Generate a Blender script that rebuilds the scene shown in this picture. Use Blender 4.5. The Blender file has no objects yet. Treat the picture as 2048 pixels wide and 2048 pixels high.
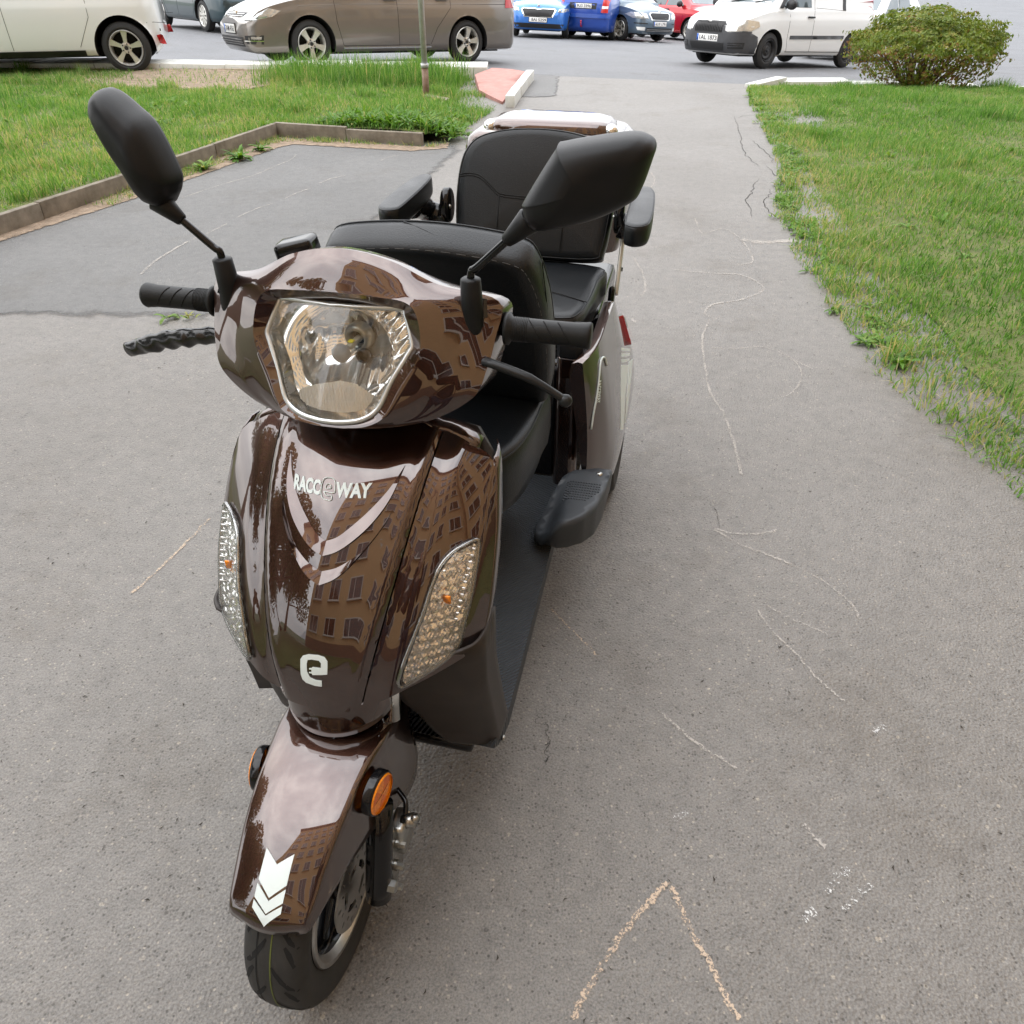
import bpy, bmesh, math, random
import numpy as np
from mathutils import Vector, Matrix, geometry
from mathutils.bvhtree import BVHTree
R = math.radians
random.seed(7); rng = np.random.default_rng(11)
sc = bpy.context.scene
COL = sc.collection

# ---------------------------------------------------------------- camera, world, sun, exposure
cam_d = bpy.data.cameras.new('camera'); cam = bpy.data.objects.new('camera', cam_d); COL.objects.link(cam)
cam.location = (0, 0, 1.59); cam.rotation_euler = (R(90 - 36.5), 0, 0)
cam_d.sensor_fit = 'HORIZONTAL'; cam_d.sensor_width = 36; cam_d.lens = 36 * 1540 / 2048
cam_d.clip_start = 0.05; cam_d.clip_end = 1000
cam_d.dof.use_dof = False
sc.camera = cam

SUN_EL, SUN_AZ = R(38), R(-62)            # brightest side of the overcast sky: left and a little ahead
world = bpy.data.worlds.new('World'); sc.world = world; world.use_nodes = True
nt = world.node_tree; nt.nodes.clear()
def wn(t, **k):
    n = nt.nodes.new(t)
    for a, b in k.items(): setattr(n, a, b)
    return n
out = wn('ShaderNodeOutputWorld'); bg = wn('ShaderNodeBackground')
sky = wn('ShaderNodeTexSky', sky_type='NISHITA'); sky.sun_disc = False
sky.sun_elevation = SUN_EL; sky.sun_rotation = SUN_AZ; sky.air_density = 1.2; sky.dust_density = 2.5
tc = wn('ShaderNodeTexCoord'); mp = wn('ShaderNodeMapping'); mp.inputs['Scale'].default_value = (1.0, 1.0, 2.2)
nz = wn('ShaderNodeTexNoise'); nz.inputs['Scale'].default_value = 2.3; nz.inputs['Detail'].default_value = 7; nz.inputs['Roughness'].default_value = .58
rp = wn('ShaderNodeValToRGB')
e = rp.color_ramp.elements
e[0].position = .30; e[0].color = (5.2, 5.45, 5.9, 1)
e[1].position = .70; e[1].color = (12.5, 12.3, 12.2, 1)
e2 = rp.color_ramp.elements.new(.5); e2.color = (7.6, 7.8, 8.2, 1)
mx = wn('ShaderNodeMix', data_type='RGBA'); mx.inputs[0].default_value = .93
nt.links.new(tc.outputs['Generated'], mp.inputs['Vector']); nt.links.new(mp.outputs[0], nz.inputs['Vector'])
nt.links.new(nz.outputs['Fac'], rp.inputs['Fac'])
nt.links.new(sky.outputs[0], mx.inputs[6]); nt.links.new(rp.outputs[0], mx.inputs[7])
# an overcast sky is about three times as bright overhead as at the horizon
sx = wn('ShaderNodeSeparateXYZ'); nt.links.new(tc.outputs['Generated'], sx.inputs[0])
mr = wn('ShaderNodeMapRange'); mr.inputs['From Min'].default_value = 0; mr.inputs['From Max'].default_value = 1; mr.inputs['To Min'].default_value = .62; mr.inputs['To Max'].default_value = 1.75
nt.links.new(sx.outputs['Z'], mr.inputs['Value'])
sm = wn('ShaderNodeVectorMath', operation='SCALE'); nt.links.new(mx.outputs[2], sm.inputs[0]); nt.links.new(mr.outputs[0], sm.inputs['Scale'])
nt.links.new(sm.outputs[0], bg.inputs['Color']); bg.inputs['Strength'].default_value = .13
nt.links.new(bg.outputs[0], out.inputs['Surface'])

sun_d = bpy.data.lights.new('sun', 'SUN'); sun_d.energy = .8; sun_d.angle = R(150); sun_d.color = (1, .97, .93)
sun = bpy.data.objects.new('sun', sun_d); COL.objects.link(sun)
sd = Vector((math.sin(SUN_AZ) * math.cos(SUN_EL), math.cos(SUN_AZ) * math.cos(SUN_EL), math.sin(SUN_EL)))
sun.rotation_euler = (-sd).to_track_quat('-Z', 'Y').to_euler()
sun.location = sd * 60
vs = sc.view_settings; vs.view_transform = 'Standard'; vs.look = 'None'; vs.gamma = 1; vs.exposure = 0.98
try: vs.use_curve_mapping = False
except Exception: pass
sc.cycles.max_bounces = 10; sc.cycles.transparent_max_bounces = 12; sc.cycles.glossy_bounces = 6

# ---------------------------------------------------------------- helpers
def tag(o, label=None, cat=None, group=None, kind=None):
    if label: o['label'] = label
    if cat: o['category'] = cat
    if group: o['group'] = group
    if kind: o['kind'] = kind
    return o
def empty(name, loc=(0, 0, 0), rz=0):
    o = bpy.data.objects.new(name, None); COL.objects.link(o); o.location = loc; o.rotation_euler = (0, 0, rz)
    o.empty_display_size = .1
    return o
def obj(name, vf, mat, parent=None, smooth=True, solid=0, bevel=0, subsurf=0, loc=None, rot=None, auto=None):
    if isinstance(vf, bpy.types.Mesh): me = vf
    else:
        v, f = vf
        me = bpy.data.meshes.new(name); me.from_pydata([tuple(p) for p in v], [], [tuple(q) for q in f]); me.update()
        if smooth: me.shade_smooth()
        if auto is not None: me.set_sharp_from_angle(angle=R(auto))
    if mat is not None and not me.materials: me.materials.append(mat)
    o = bpy.data.objects.new(name, me); COL.objects.link(o)
    if parent: o.parent = parent
    if loc is not None: o.location = loc
    if rot is not None: o.rotation_euler = rot
    if solid:
        m = o.modifiers.new('solid', 'SOLIDIFY'); m.thickness = solid; m.offset = -1
    if bevel:
        m = o.modifiers.new('bevel', 'BEVEL'); m.width = bevel; m.segments = 2; m.limit_method = 'ANGLE'; m.angle_limit = R(40)
    if subsurf:
        m = o.modifiers.new('sub', 'SUBSURF'); m.levels = subsurf; m.render_levels = subsurf
    return o
def join(*ms):
    V, F = [], []
    for v, f in ms:
        n = len(V); V += [tuple(p) for p in v]; F += [tuple(i + n for i in q) for q in f]
    return V, F
def xf(vf, M):
    v, f = vf
    return [tuple(M @ Vector(p)) for p in v], f
def mir(vf):
    v, f = vf
    return [(-p[0], p[1], p[2]) for p in v], [tuple(reversed(q)) for q in f]
def bm_out(bm):
    bm.normal_update(); v = [tuple(p.co) for p in bm.verts]
    bm.verts.index_update(); f = [tuple(p.index for p in q.verts) for q in bm.faces]; bm.free(); return v, f
def box(c, s, bev=0, seg=2):
    bm = bmesh.new(); bmesh.ops.create_cube(bm, size=1)
    for v in bm.verts: v.co = Vector((v.co.x * s[0] + c[0], v.co.y * s[1] + c[1], v.co.z * s[2] + c[2]))
    if bev: bmesh.ops.bevel(bm, geom=bm.edges[:], offset=bev, segments=seg, profile=.6, affect='EDGES')
    return bm_out(bm)
def tube(pts, r, seg=10, cap=True, closed=False, flat=1.0, up=None):
    pts = [Vector(p) for p in pts]; n = len(pts); rr = r if hasattr(r, '__len__') else [r] * n
    V, F = [], []; prev = None
    for i, p in enumerate(pts):
        a = pts[(i - 1) % n] if closed else pts[max(i - 1, 0)]; b = pts[(i + 1) % n] if closed else pts[min(i + 1, n - 1)]
        t = (b - a).normalized()
        if prev is None:
            u = Vector(up) if up else (Vector((0, 0, 1)) if abs(t.z) < .9 else Vector((1, 0, 0)))
        else: u = prev
        u = (u - t * u.dot(t))
        u = u.normalized() if u.length > 1e-6 else t.orthogonal().normalized()
        prev = u; w = t.cross(u)
        for k in range(seg):
            an = 2 * math.pi * k / seg
            V.append(tuple(p + (u * math.cos(an) * flat + w * math.sin(an)) * rr[i]))
    m = n if closed else n - 1
    for i in range(m):
        for k in range(seg):
            a = i * seg + k; b = i * seg + (k + 1) % seg; c = ((i + 1) % n) * seg + (k + 1) % seg; d = ((i + 1) % n) * seg + k
            F.append((a, b, c, d))
    if cap and not closed:
        F.append(tuple(reversed(range(seg)))); F.append(tuple(range((n - 1) * seg, n * seg)))
    return V, F
def lathe(prof, seg=32, axis='x', c=(0, 0, 0), a0=0, a1=2 * math.pi):
    """profile of (axial, radius) swept about an axis through c"""
    V, F = [], []; full = abs(a1 - a0 - 2 * math.pi) < 1e-6; ns = seg if full else seg + 1
    for h, r in prof:
        for k in range(ns):
            an = a0 + (a1 - a0) * k / seg; x, y = r * math.cos(an), r * math.sin(an)
            p = {'x': (h, x, y), 'y': (x, h, y), 'z': (x, y, h)}[axis]
            V.append((p[0] + c[0], p[1] + c[1], p[2] + c[2]))
    for i in range(len(prof) - 1):
        for k in range(seg):
            k2 = (k + 1) % ns
            F.append((i * ns + k, i * ns + k2, (i + 1) * ns + k2, (i + 1) * ns + k))
    if axis != 'y': F = [tuple(reversed(q)) for q in F]
    return V, F
def loft(rings, closed=True, cap0=False, cap1=False):
    n = len(rings[0]); V = [tuple(p) for r in rings for p in r]; F = []
    for i in range(len(rings) - 1):
        for k in range(n if closed else n - 1):
            k2 = (k + 1) % n
            F.append((i * n + k, i * n + k2, (i + 1) * n + k2, (i + 1) * n + k))
    if cap0: F.append(tuple(reversed(range(n))))
    if cap1: F.append(tuple(range((len(rings) - 1) * n, len(rings) * n)))
    return V, F
def crom(pts, n, closed=False):
    """Catmull-Rom resample to about n points per span"""
    P = [Vector(p) for p in pts]; m = len(P); o = []
    for i in range(m if closed else m - 1):
        p1, p2 = P[i], P[(i + 1) % m]
        p0 = P[(i - 1) % m] if (closed or i > 0) else p1 * 2 - p2
        p3 = P[(i + 2) % m] if (closed or i + 2 < m) else p2 * 2 - p1
        for k in range(n):
            t = k / n; t2, t3 = t * t, t * t * t
            o.append(.5 * ((2 * p1) + (p2 - p0) * t + (2 * p0 - 5 * p1 + 4 * p2 - p3) * t2 + (3 * p1 - p0 - 3 * p2 + p3) * t3))
    if not closed: o.append(P[-1])
    return o
def interp(xs, ys):
    """monotone cubic through the points"""
    xs = np.array(xs, float); ys = np.array(ys, float); h = np.diff(xs); d = np.diff(ys) / h; m = np.zeros_like(xs)
    m[0], m[-1] = d[0], d[-1]
    for i in range(1, len(xs) - 1):
        if d[i - 1] * d[i] > 0:
            w1, w2 = 2 * h[i] + h[i - 1], h[i] + 2 * h[i - 1]; m[i] = (w1 + w2) / (w1 / d[i - 1] + w2 / d[i])
    def f(x):
        x = min(max(x, xs[0]), xs[-1]); i = min(max(int(np.searchsorted(xs, x)) - 1, 0), len(xs) - 2)
        t = (x - xs[i]) / h[i]; t2, t3 = t * t, t * t * t
        return (2 * t3 - 3 * t2 + 1) * ys[i] + (t3 - 2 * t2 + t) * h[i] * m[i] + (-2 * t3 + 3 * t2) * ys[i + 1] + (t3 - t2) * h[i] * m[i + 1]
    return f
def inside(p, poly):
    c = False; n = len(poly); j = n - 1
    for i in range(n):
        if (poly[i][1] > p[1]) != (poly[j][1] > p[1]) and p[0] < (poly[j][0] - poly[i][0]) * (p[1] - poly[i][1]) / (poly[j][1] - poly[i][1]) + poly[i][0]: c = not c
        j = i
    return c
def fill(poly, h, holes=()):
    """triangulate a flat outline with inner points about h apart -> pts, tris, boundary edges"""
    def dense(pl):
        o = []
        for i in range(len(pl)):
            a, b = Vector(pl[i][:2]), Vector(pl[(i + 1) % len(pl)][:2]); k = max(1, int((b - a).length / h + .5))
            o += [a.lerp(b, t / k) for t in range(k)]
        return o
    bd = dense(poly); pts = list(bd); ed = [(i, (i + 1) % len(bd)) for i in range(len(bd))]
    hs = []
    for q in holes:
        hd = dense(q); n0 = len(pts); pts += hd; ed += [(n0 + i, n0 + (i + 1) % len(hd)) for i in range(len(hd))]; hs.append(hd)
    xs = [p.x for p in bd]; ys = [p.y for p in bd]
    rows = int((max(ys) - min(ys)) / (h * .87)) + 1; cols = int((max(xs) - min(xs)) / h) + 1
    md = (h * .5) ** 2; B = np.array([(p.x, p.y) for p in pts])
    for r in range(rows):
        for c in range(cols + 1):
            p = (min(xs) + (c + .5 * (r % 2)) * h, min(ys) + (r + .5) * h * .87)
            if inside(p, bd) and not any(inside(p, q) for q in hs) and ((B - p) ** 2).sum(1).min() > md: pts.append(Vector(p))
    v, e_, f, *_ = geometry.delaunay_2d_cdt(pts, ed, [], 0, 1e-6)
    F = []
    for q in f:
        c = sum((v[i] for i in q), Vector((0, 0))) / len(q)
        if inside(c, bd) and not any(inside(c, k) for k in hs):
            a, b, d = v[q[0]], v[q[1]], v[q[2]]
            F.append(tuple(q) if (b - a).cross(d - a) > 0 else tuple(reversed(q)))
    cnt = {}
    for q in F:
        for i in range(len(q)):
            k = (q[i], q[(i + 1) % len(q)]); cnt[k] = 1
    be = [k for k in cnt if (k[1], k[0]) not in cnt]
    return [(p.x, p.y) for p in v], F, be
def patch(S, poly, h, off=0., thick=0., holes=(), flip=False):
    """outline mapped on a surface S(u,v) -> point, raised off along the normal, with side walls thick deep"""
    pts, F, be = fill(poly, h, holes); V = []; D = []
    e_ = 1e-3
    for u, v in pts:
        p = Vector(S(u, v)); n = (Vector(S(u + e_, v)) - p).cross(Vector(S(u, v + e_)) - p).normalized()
        if flip: n = -n
        o = off(u, v) if callable(off) else off
        V.append(p + n * o); D.append(p + n * (o - thick))
    if flip: F = [tuple(reversed(q)) for q in F]; be = [(b, a) for a, b in be]
    if thick:
        m = len(V); used = sorted({i for k in be for i in k}); ix = {i: m + j for j, i in enumerate(used)}; k_ = len(used)
        V2 = V + [V[i] for i in used] + [D[i] for i in used]
        F = F + [(ix[b], ix[a], ix[a] + k_, ix[b] + k_) for a, b in be]
        return [tuple(p) for p in V2], F
    return [tuple(p) for p in V], F
def flatS(o, u, v):
    o, u, v = Vector(o), Vector(u), Vector(v)
    return lambda a, b: o + u * a + v * b
def text_fill(body, size=1, bold=.0, res=3):
    """flat letter mesh in the xy plane, left bottom near the origin"""
    cu = bpy.data.curves.new('t', 'FONT'); cu.body = body; cu.size = size; cu.offset = bold; cu.resolution_u = res
    o = bpy.data.objects.new('t', cu); COL.objects.link(o)
    bpy.context.view_layer.update()
    dg = bpy.context.evaluated_depsgraph_get(); me = bpy.data.meshes.new_from_object(o.evaluated_get(dg))
    v = [tuple(p.co) for p in me.vertices]; f = [tuple(p.vertices) for p in me.polygons]
    bpy.data.objects.remove(o); bpy.data.meshes.remove(me); bpy.data.curves.remove(cu)
    x0 = min(p[0] for p in v); x1 = max(p[0] for p in v); y0 = min(p[1] for p in v); y1 = max(p[1] for p in v)
    return [((p[0] - x0), (p[1] - y0)) for p in v], f, x1 - x0, y1 - y0
def lettering(body, S, w, h, bold=.0, off=.0006):
    """text stretched to w x h on S(u,v), u in 0..w"""
    p, f, W, Hh = text_fill(body, 1, bold); V = []
    for x, y in p:
        u, v = x / W * w, y / Hh * h; q = Vector(S(u, v)); n = (Vector(S(u + 1e-3, v)) - q).cross(Vector(S(u, v + 1e-3)) - q).normalized()
        V.append(tuple(q + n * off))
    return V, f

# ---------------------------------------------------------------- materials
def M(name):
    m = bpy.data.materials.new(name); m.use_nodes = True; n = m.node_tree
    return m, n, n.nodes['Principled BSDF']
def pm(name, col, rough=.5, metal=0., coat=0., coat_r=.03, spec=.5, coat_ior=1.5, vary=0., vscale=8., bump=0., bscale=200., detail=4, col2=None, rvar=0., emit=0, bdist=.002, sheen=0):
    m, n, p = M(name)
    p.inputs['Base Color'].default_value = (*col, 1); p.inputs['Roughness'].default_value = rough
    p.inputs['Metallic'].default_value = metal; p.inputs['Coat Weight'].default_value = coat; p.inputs['Coat Roughness'].default_value = coat_r; p.inputs['Coat IOR'].default_value = coat_ior
    p.inputs['Specular IOR Level'].default_value = spec
    if sheen: p.inputs['Sheen Weight'].default_value = sheen
    if emit:
        p.inputs['Emission Color'].default_value = (*col, 1); p.inputs['Emission Strength'].default_value = emit
    t = n.nodes.new('ShaderNodeTexCoord')
    if vary or col2 or rvar:
        a = n.nodes.new('ShaderNodeTexNoise'); a.inputs['Scale'].default_value = vscale; a.inputs['Detail'].default_value = detail; a.inputs['Roughness'].default_value = .6
        n.links.new(t.outputs['Object'], a.inputs['Vector'])
        if vary or col2:
            r = n.nodes.new('ShaderNodeValToRGB'); c2 = col2 or tuple(c * (1 + vary) for c in col); c1 = col if col2 else tuple(c * (1 - vary) for c in col)
            r.color_ramp.elements[0].position = .3; r.color_ramp.elements[0].color = (*c1, 1)
            r.color_ramp.elements[1].position = .7; r.color_ramp.elements[1].color = (*c2, 1)
            n.links.new(a.outputs['Fac'], r.inputs['Fac']); n.links.new(r.outputs[0], p.inputs['Base Color'])
        if rvar:
            q = n.nodes.new('ShaderNodeMapRange'); q.inputs['From Min'].default_value = .3; q.inputs['From Max'].default_value = .7
            q.inputs['To Min'].default_value = rough - rvar; q.inputs['To Max'].default_value = rough + rvar
            n.links.new(a.outputs['Fac'], q.inputs['Value']); n.links.new(q.outputs[0], p.inputs['Roughness'])
    if bump:
        b = n.nodes.new('ShaderNodeTexNoise'); b.inputs['Scale'].default_value = bscale; b.inputs['Detail'].default_value = 3
        n.links.new(t.outputs['Object'], b.inputs['Vector'])
        k = n.nodes.new('ShaderNodeBump'); k.inputs['Strength'].default_value = bump; k.inputs['Distance'].default_value = bdist
        n.links.new(b.outputs['Fac'], k.inputs['Height']); n.links.new(k.outputs[0], p.inputs['Normal'])
    return m
def clear_mat(name, tint=(1, 1, 1), gloss=.0, bump=0., bscale=60., rough=.02):
    """thin clear plastic: see-through with a Fresnel sheen"""
    m = bpy.data.materials.new(name); m.use_nodes = True; n = m.node_tree; n.nodes.clear()
    o = n.nodes.new('ShaderNodeOutputMaterial'); tr = n.nodes.new('ShaderNodeBsdfTransparent'); g = n.nodes.new('ShaderNodeBsdfGlossy')
    tr.inputs[0].default_value = (*tint, 1); g.inputs['Roughness'].default_value = rough
    f = n.nodes.new('ShaderNodeFresnel'); f.inputs[0].default_value = 1.5
    ad = n.nodes.new('ShaderNodeMath'); ad.operation = 'ADD'; ad.use_clamp = True; ad.inputs[1].default_value = gloss
    x = n.nodes.new('ShaderNodeMixShader')
    n.links.new(f.outputs[0], ad.inputs[0]); n.links.new(ad.outputs[0], x.inputs[0]); n.links.new(tr.outputs[0], x.inputs[1]); n.links.new(g.outputs[0], x.inputs[2]); n.links.new(x.outputs[0], o.inputs[0])
    if bump:
        t = n.nodes.new('ShaderNodeTexCoord'); b = n.nodes.new('ShaderNodeTexNoise'); b.inputs['Scale'].default_value = bscale
        k = n.nodes.new('ShaderNodeBump'); k.inputs['Strength'].default_value = bump; k.inputs['Distance'].default_value = .002
        n.links.new(t.outputs['Object'], b.inputs['Vector']); n.links.new(b.outputs['Fac'], k.inputs['Height']); n.links.new(k.outputs[0], g.inputs['Normal']); n.links.new(k.outputs[0], f.inputs['Normal'])
    return m
def wave_bump(mat, scale, strength, dist=.002, rot=(0, 0, 0), dirn='X', kind='SIN'):
    n = mat.node_tree; p = n.nodes['Principled BSDF']; t = n.nodes.new('ShaderNodeTexCoord'); mp_ = n.nodes.new('ShaderNodeMapping'); mp_.inputs['Rotation'].default_value = rot
    w = n.nodes.new('ShaderNodeTexWave'); w.bands_direction = dirn; w.wave_profile = kind; w.inputs['Scale'].default_value = scale; w.inputs['Distortion'].default_value = 0
    k = n.nodes.new('ShaderNodeBump'); k.inputs['Strength'].default_value = strength; k.inputs['Distance'].default_value = dist
    n.links.new(t.outputs['Object'], mp_.inputs[0]); n.links.new(mp_.outputs[0], w.inputs[0]); n.links.new(w.outputs['Fac'], k.inputs['Height']); n.links.new(k.outputs[0], p.inputs['Normal'])
    return mat

# ================================================================ ground, road, path, lawns
def gz(x, y):
    """height of the paved ground: level near the camera, the road beyond falls away and to the right"""
    s = sstep_(10.8, 13.6, y); yy = min(max(y - 13.4, 0), 34)
    k = .04 if x > 0 else .014 + .026 * sstep_(16, 21, y)
    return -k * max(min(x, 10), -10) * s - .05 * yy
def sstep_(a, b, x):
    t = min(max((x - a) / (b - a), 0), 1); return t * t * (3 - 2 * t)
def sheet(name, poly, h, dz, mat, parent=None, kind='structure', zf=None, thick=0):
    S = lambda u, v: (u, v, gz(u, v) + dz + (zf(u, v) if zf else 0))
    o = obj(name, patch(S, poly, h, 0, thick), mat, parent)
    if kind: o['kind'] = kind
    return o
def asphalt(name, c0, c1, speck=.5, rough=.8, warm=(1, 1, 1), bump=.6):
    m, n, p = M(name); t = n.nodes.new('ShaderNodeTexCoord'); N = n.nodes.new; Lk = n.links.new
    def noise(s, d=4, r=.6):
        a = N('ShaderNodeTexNoise'); a.inputs['Scale'].default_value = s; a.inputs['Detail'].default_value = d; a.inputs['Roughness'].default_value = r; Lk(t.outputs['Object'], a.inputs['Vector']); return a
    def ramp(f, pts):
        r = N('ShaderNodeValToRGB'); el = r.color_ramp.elements
        el[0].position, el[0].color = pts[0][0], (*pts[0][1], 1); el[1].position, el[1].color = pts[-1][0], (*pts[-1][1], 1)
        for q, c in pts[1:-1]:
            k = el.new(q); k.color = (*c, 1)
        Lk(f, r.inputs['Fac']); return r
    def mul(a, b, f=1., mode='MULTIPLY'):
        x = N('ShaderNodeMix'); x.data_type = 'RGBA'; x.blend_type = mode; x.inputs[0].default_value = f; Lk(a, x.inputs[6]); Lk(b, x.inputs[7]); return x.outputs[2]
    big = ramp(noise(.55, 5, .65).outputs['Fac'], [(.3, c0), (.7, c1)])
    mid = ramp(noise(16, 7, .8).outputs['Fac'], [(.32, (.80, .80, .80)), (.5, (1, 1, 1)), (.68, (1.14, 1.135, 1.12))])
    fine = ramp(noise(230, 3, .7).outputs['Fac'], [(.34, (.66, .66, .66)), (.5, (1, 1, 1)), (.66, (1.30, 1.29, 1.27))])
    c = mul(mul(big.outputs[0], mid.outputs[0]), fine.outputs[0])
    v = N('ShaderNodeTexVoronoi'); v.inputs['Scale'].default_value = 130; v.inputs['Randomness'].default_value = 1; Lk(t.outputs['Object'], v.inputs['Vector'])
    # single stones: light, dark and tan chips showing in the binder
    vr = N('ShaderNodeSeparateColor'); Lk(v.outputs['Color'], vr.inputs[0])
    chip = ramp(vr.outputs[0], [(0, (.45, .44, .42)), (.12, (.60, .59, .58)), (.2, (1, 1, 1)), (.82, (1, 1, 1)), (.93, (1.28, 1.25, 1.19)), (1, (1.75, 1.68, 1.56))])
    inn = ramp(v.outputs['Distance'], [(.0, (1, 1, 1)), (.28, (1, 1, 1)), (.42, (0, 0, 0))])
    x = N('ShaderNodeMix'); x.data_type = 'RGBA'; x.blend_type = 'MULTIPLY'; ml = N('ShaderNodeMath'); ml.operation = 'MULTIPLY'; ml.inputs[1].default_value = speck; Lk(inn.outputs[0], ml.inputs[0]); Lk(ml.outputs[0], x.inputs[0]); Lk(c, x.inputs[6]); Lk(chip.outputs[0], x.inputs[7])
    c = x.outputs[2]
    v2 = N('ShaderNodeTexVoronoi'); v2.inputs['Scale'].default_value = 58; Lk(t.outputs['Object'], v2.inputs['Vector']); s2 = N('ShaderNodeSeparateColor'); Lk(v2.outputs['Color'], s2.inputs[0])
    big2 = ramp(s2.outputs[1], [(0, (.45, .44, .42)), (.05, (1, 1, 1)), (.94, (1, 1, 1)), (1, (1.7, 1.64, 1.5))]); in2 = ramp(v2.outputs['Distance'], [(0, (1, 1, 1)), (.22, (1, 1, 1)), (.30, (0, 0, 0))])
    y2 = N('ShaderNodeMix'); y2.data_type = 'RGBA'; y2.blend_type = 'MULTIPLY'; Lk(in2.outputs[0], y2.inputs[0]); Lk(c, y2.inputs[6]); Lk(big2.outputs[0], y2.inputs[7]); c = y2.outputs[2]
    # worn stains
    st = ramp(noise(1.3, 7, .75).outputs['Fac'], [(.34, (.80, .765, .72)), (.47, (1, 1, 1)), (.62, (1, 1, 1)), (.72, (1.10, 1.09, 1.07))])
    c = mul(c, st.outputs[0], .8)
    Lk(c, p.inputs['Base Color']); p.inputs['Roughness'].default_value = rough; p.inputs['Specular IOR Level'].default_value = .45
    k = N('ShaderNodeBump'); k.inputs['Strength'].default_value = bump; k.inputs['Distance'].default_value = .004
    ad = N('ShaderNodeMath'); ad.operation = 'MULTIPLY_ADD'; ad.inputs[1].default_value = .6; Lk(noise(150, 4, .75).outputs['Fac'], ad.inputs[0]); Lk(v.outputs['Distance'], ad.inputs[2])
    Lk(ad.outputs[0], k.inputs['Height']); Lk(k.outputs[0], p.inputs['Normal'])
    return m
PATH = asphalt('worn_asphalt', (.150, .139, .125), (.192, .181, .167), 1., .55)
PATCHM = asphalt('dark_asphalt', (.108, .107, .104), (.150, .148, .143), .8, .65)
ROADM = asphalt('road_asphalt', (.125, .128, .135), (.155, .158, .165), .35, .68, bump=.4)
CONC = pm('grey_concrete', (.13, .108, .080), rough=.85, col2=(.27, .235, .185), vscale=9, bump=.5, bscale=160, bdist=.003)
WKERB = pm('white_kerb_paint', (.62, .62, .58), rough=.75, vary=.10, vscale=12, bump=.4, bscale=120, bdist=.003)
REDP = pm('faded_red_paving', (.42, .21, .18), rough=.8, vary=.14, vscale=9, bump=.5, bscale=90, bdist=.004)
SOIL = pm('dry_soil', (.17, .125, .085), rough=.95, col2=(.33, .25, .18), vscale=14, bump=1., bscale=60, bdist=.01)
TURF = pm('turf_soil', (.075, .095, .026), rough=.95, col2=(.155, .165, .055), vscale=6, bump=.8, bscale=80, bdist=.01)
FARG = pm('far_ground', (.06, .08, .03), rough=.95, vary=.3, vscale=.3)

v_, f_ = [], []
xs = [-400, -120, -60, -30, -14, -7, 0, 7, 14, 30, 60, 120, 400]; ys = [-400, -120, -40, -15, 0, 10.8, 11.6, 12.4, 13.4, 20, 30, 40, 47.4, 60, 120, 400]
v_ = [(x, y, gz(x, y) - .09) for y in ys for x in xs]
f_ = [(j * 13 + i, j * 13 + i + 1, j * 13 + i + 14, j * 13 + i + 13) for j in range(len(ys) - 1) for i in range(12)]
tag(obj('ground', (v_, f_), FARG), kind='structure')
path = sheet('path', [(-11, -9), (7.2, -9), (7.2, 9), (3.9, 13.2), (.62, 13.2), (.2, 13.15), (-.5, 12.5), (-11, 12.5)], .8, 0, PATH)
def worn_edge(o, poly, width=.22):
    """the thin overlay is worn through along its edge: a mask fades it out into the older asphalt"""
    E = [(Vector(poly[i]), Vector(poly[(i + 1) % len(poly)])) for i in range(len(poly))]; A = []
    for v in o.data.vertices:
        p = Vector((v.co.x, v.co.y)); A.append(min(1, min((p - (a + (b - a) * min(1, max(0, (p - a).dot(b - a) / (b - a).length_squared)))).length for a, b in E) / width))
    at = o.data.attributes.new('mask', 'FLOAT', 'POINT'); at.data.foreach_set('value', A)
def fades(mat, lo, hi, scale):
    m_ = mat.node_tree; N_ = m_.nodes.new; at_ = N_('ShaderNodeAttribute'); at_.attribute_name = 'mask'; nz_ = N_('ShaderNodeTexNoise'); nz_.inputs['Scale'].default_value = scale; nz_.inputs['Detail'].default_value = 8; nz_.inputs['Roughness'].default_value = .7
    tc_ = N_('ShaderNodeTexCoord'); ma_ = N_('ShaderNodeMath'); ma_.operation = 'ADD'; rr_ = N_('ShaderNodeMapRange'); rr_.inputs['From Min'].default_value = lo; rr_.inputs['From Max'].default_value = hi; tb_ = N_('ShaderNodeBsdfTransparent'); xs__ = N_('ShaderNodeMixShader')
    m_.links.new(tc_.outputs['Object'], nz_.inputs[0]); m_.links.new(at_.outputs['Fac'], ma_.inputs[0]); m_.links.new(nz_.outputs['Fac'], ma_.inputs[1]); m_.links.new(ma_.outputs[0], rr_.inputs['Value']); m_.links.new(rr_.outputs[0], xs__.inputs[0]); m_.links.new(tb_.outputs[0], xs__.inputs[1]); m_.links.new(m_.nodes['Principled BSDF'].outputs[0], xs__.inputs[2]); m_.links.new(xs__.outputs[0], m_.nodes['Material Output'].inputs[0])
fades(PATCHM, .60, .95, 6); fades(SOIL, .62, .85, 14)
pp_ = [(-9, 3.86), (-2.03, 3.86), (-1.57, 3.82), (-1.16, 4.55), (-.64, 7.02), (-.45, 7.9), (-.60, 8.4), (-9, 8.8)]
worn_edge(sheet('asphalt_patch', pp_, .16, .004, PATCHM), pp_)
pp_ = [(-.2, 11.0), (.58, 11.0), (.74, 13.3), (.05, 13.3)]; worn_edge(sheet('asphalt_patch', pp_, .16, .004, PATCHM), pp_, .10)
road = sheet('road', [(-70, 13.12), (70, 13.12), (70, 75), (-70, 75)], 2.6, -.006, ROADM)
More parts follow.
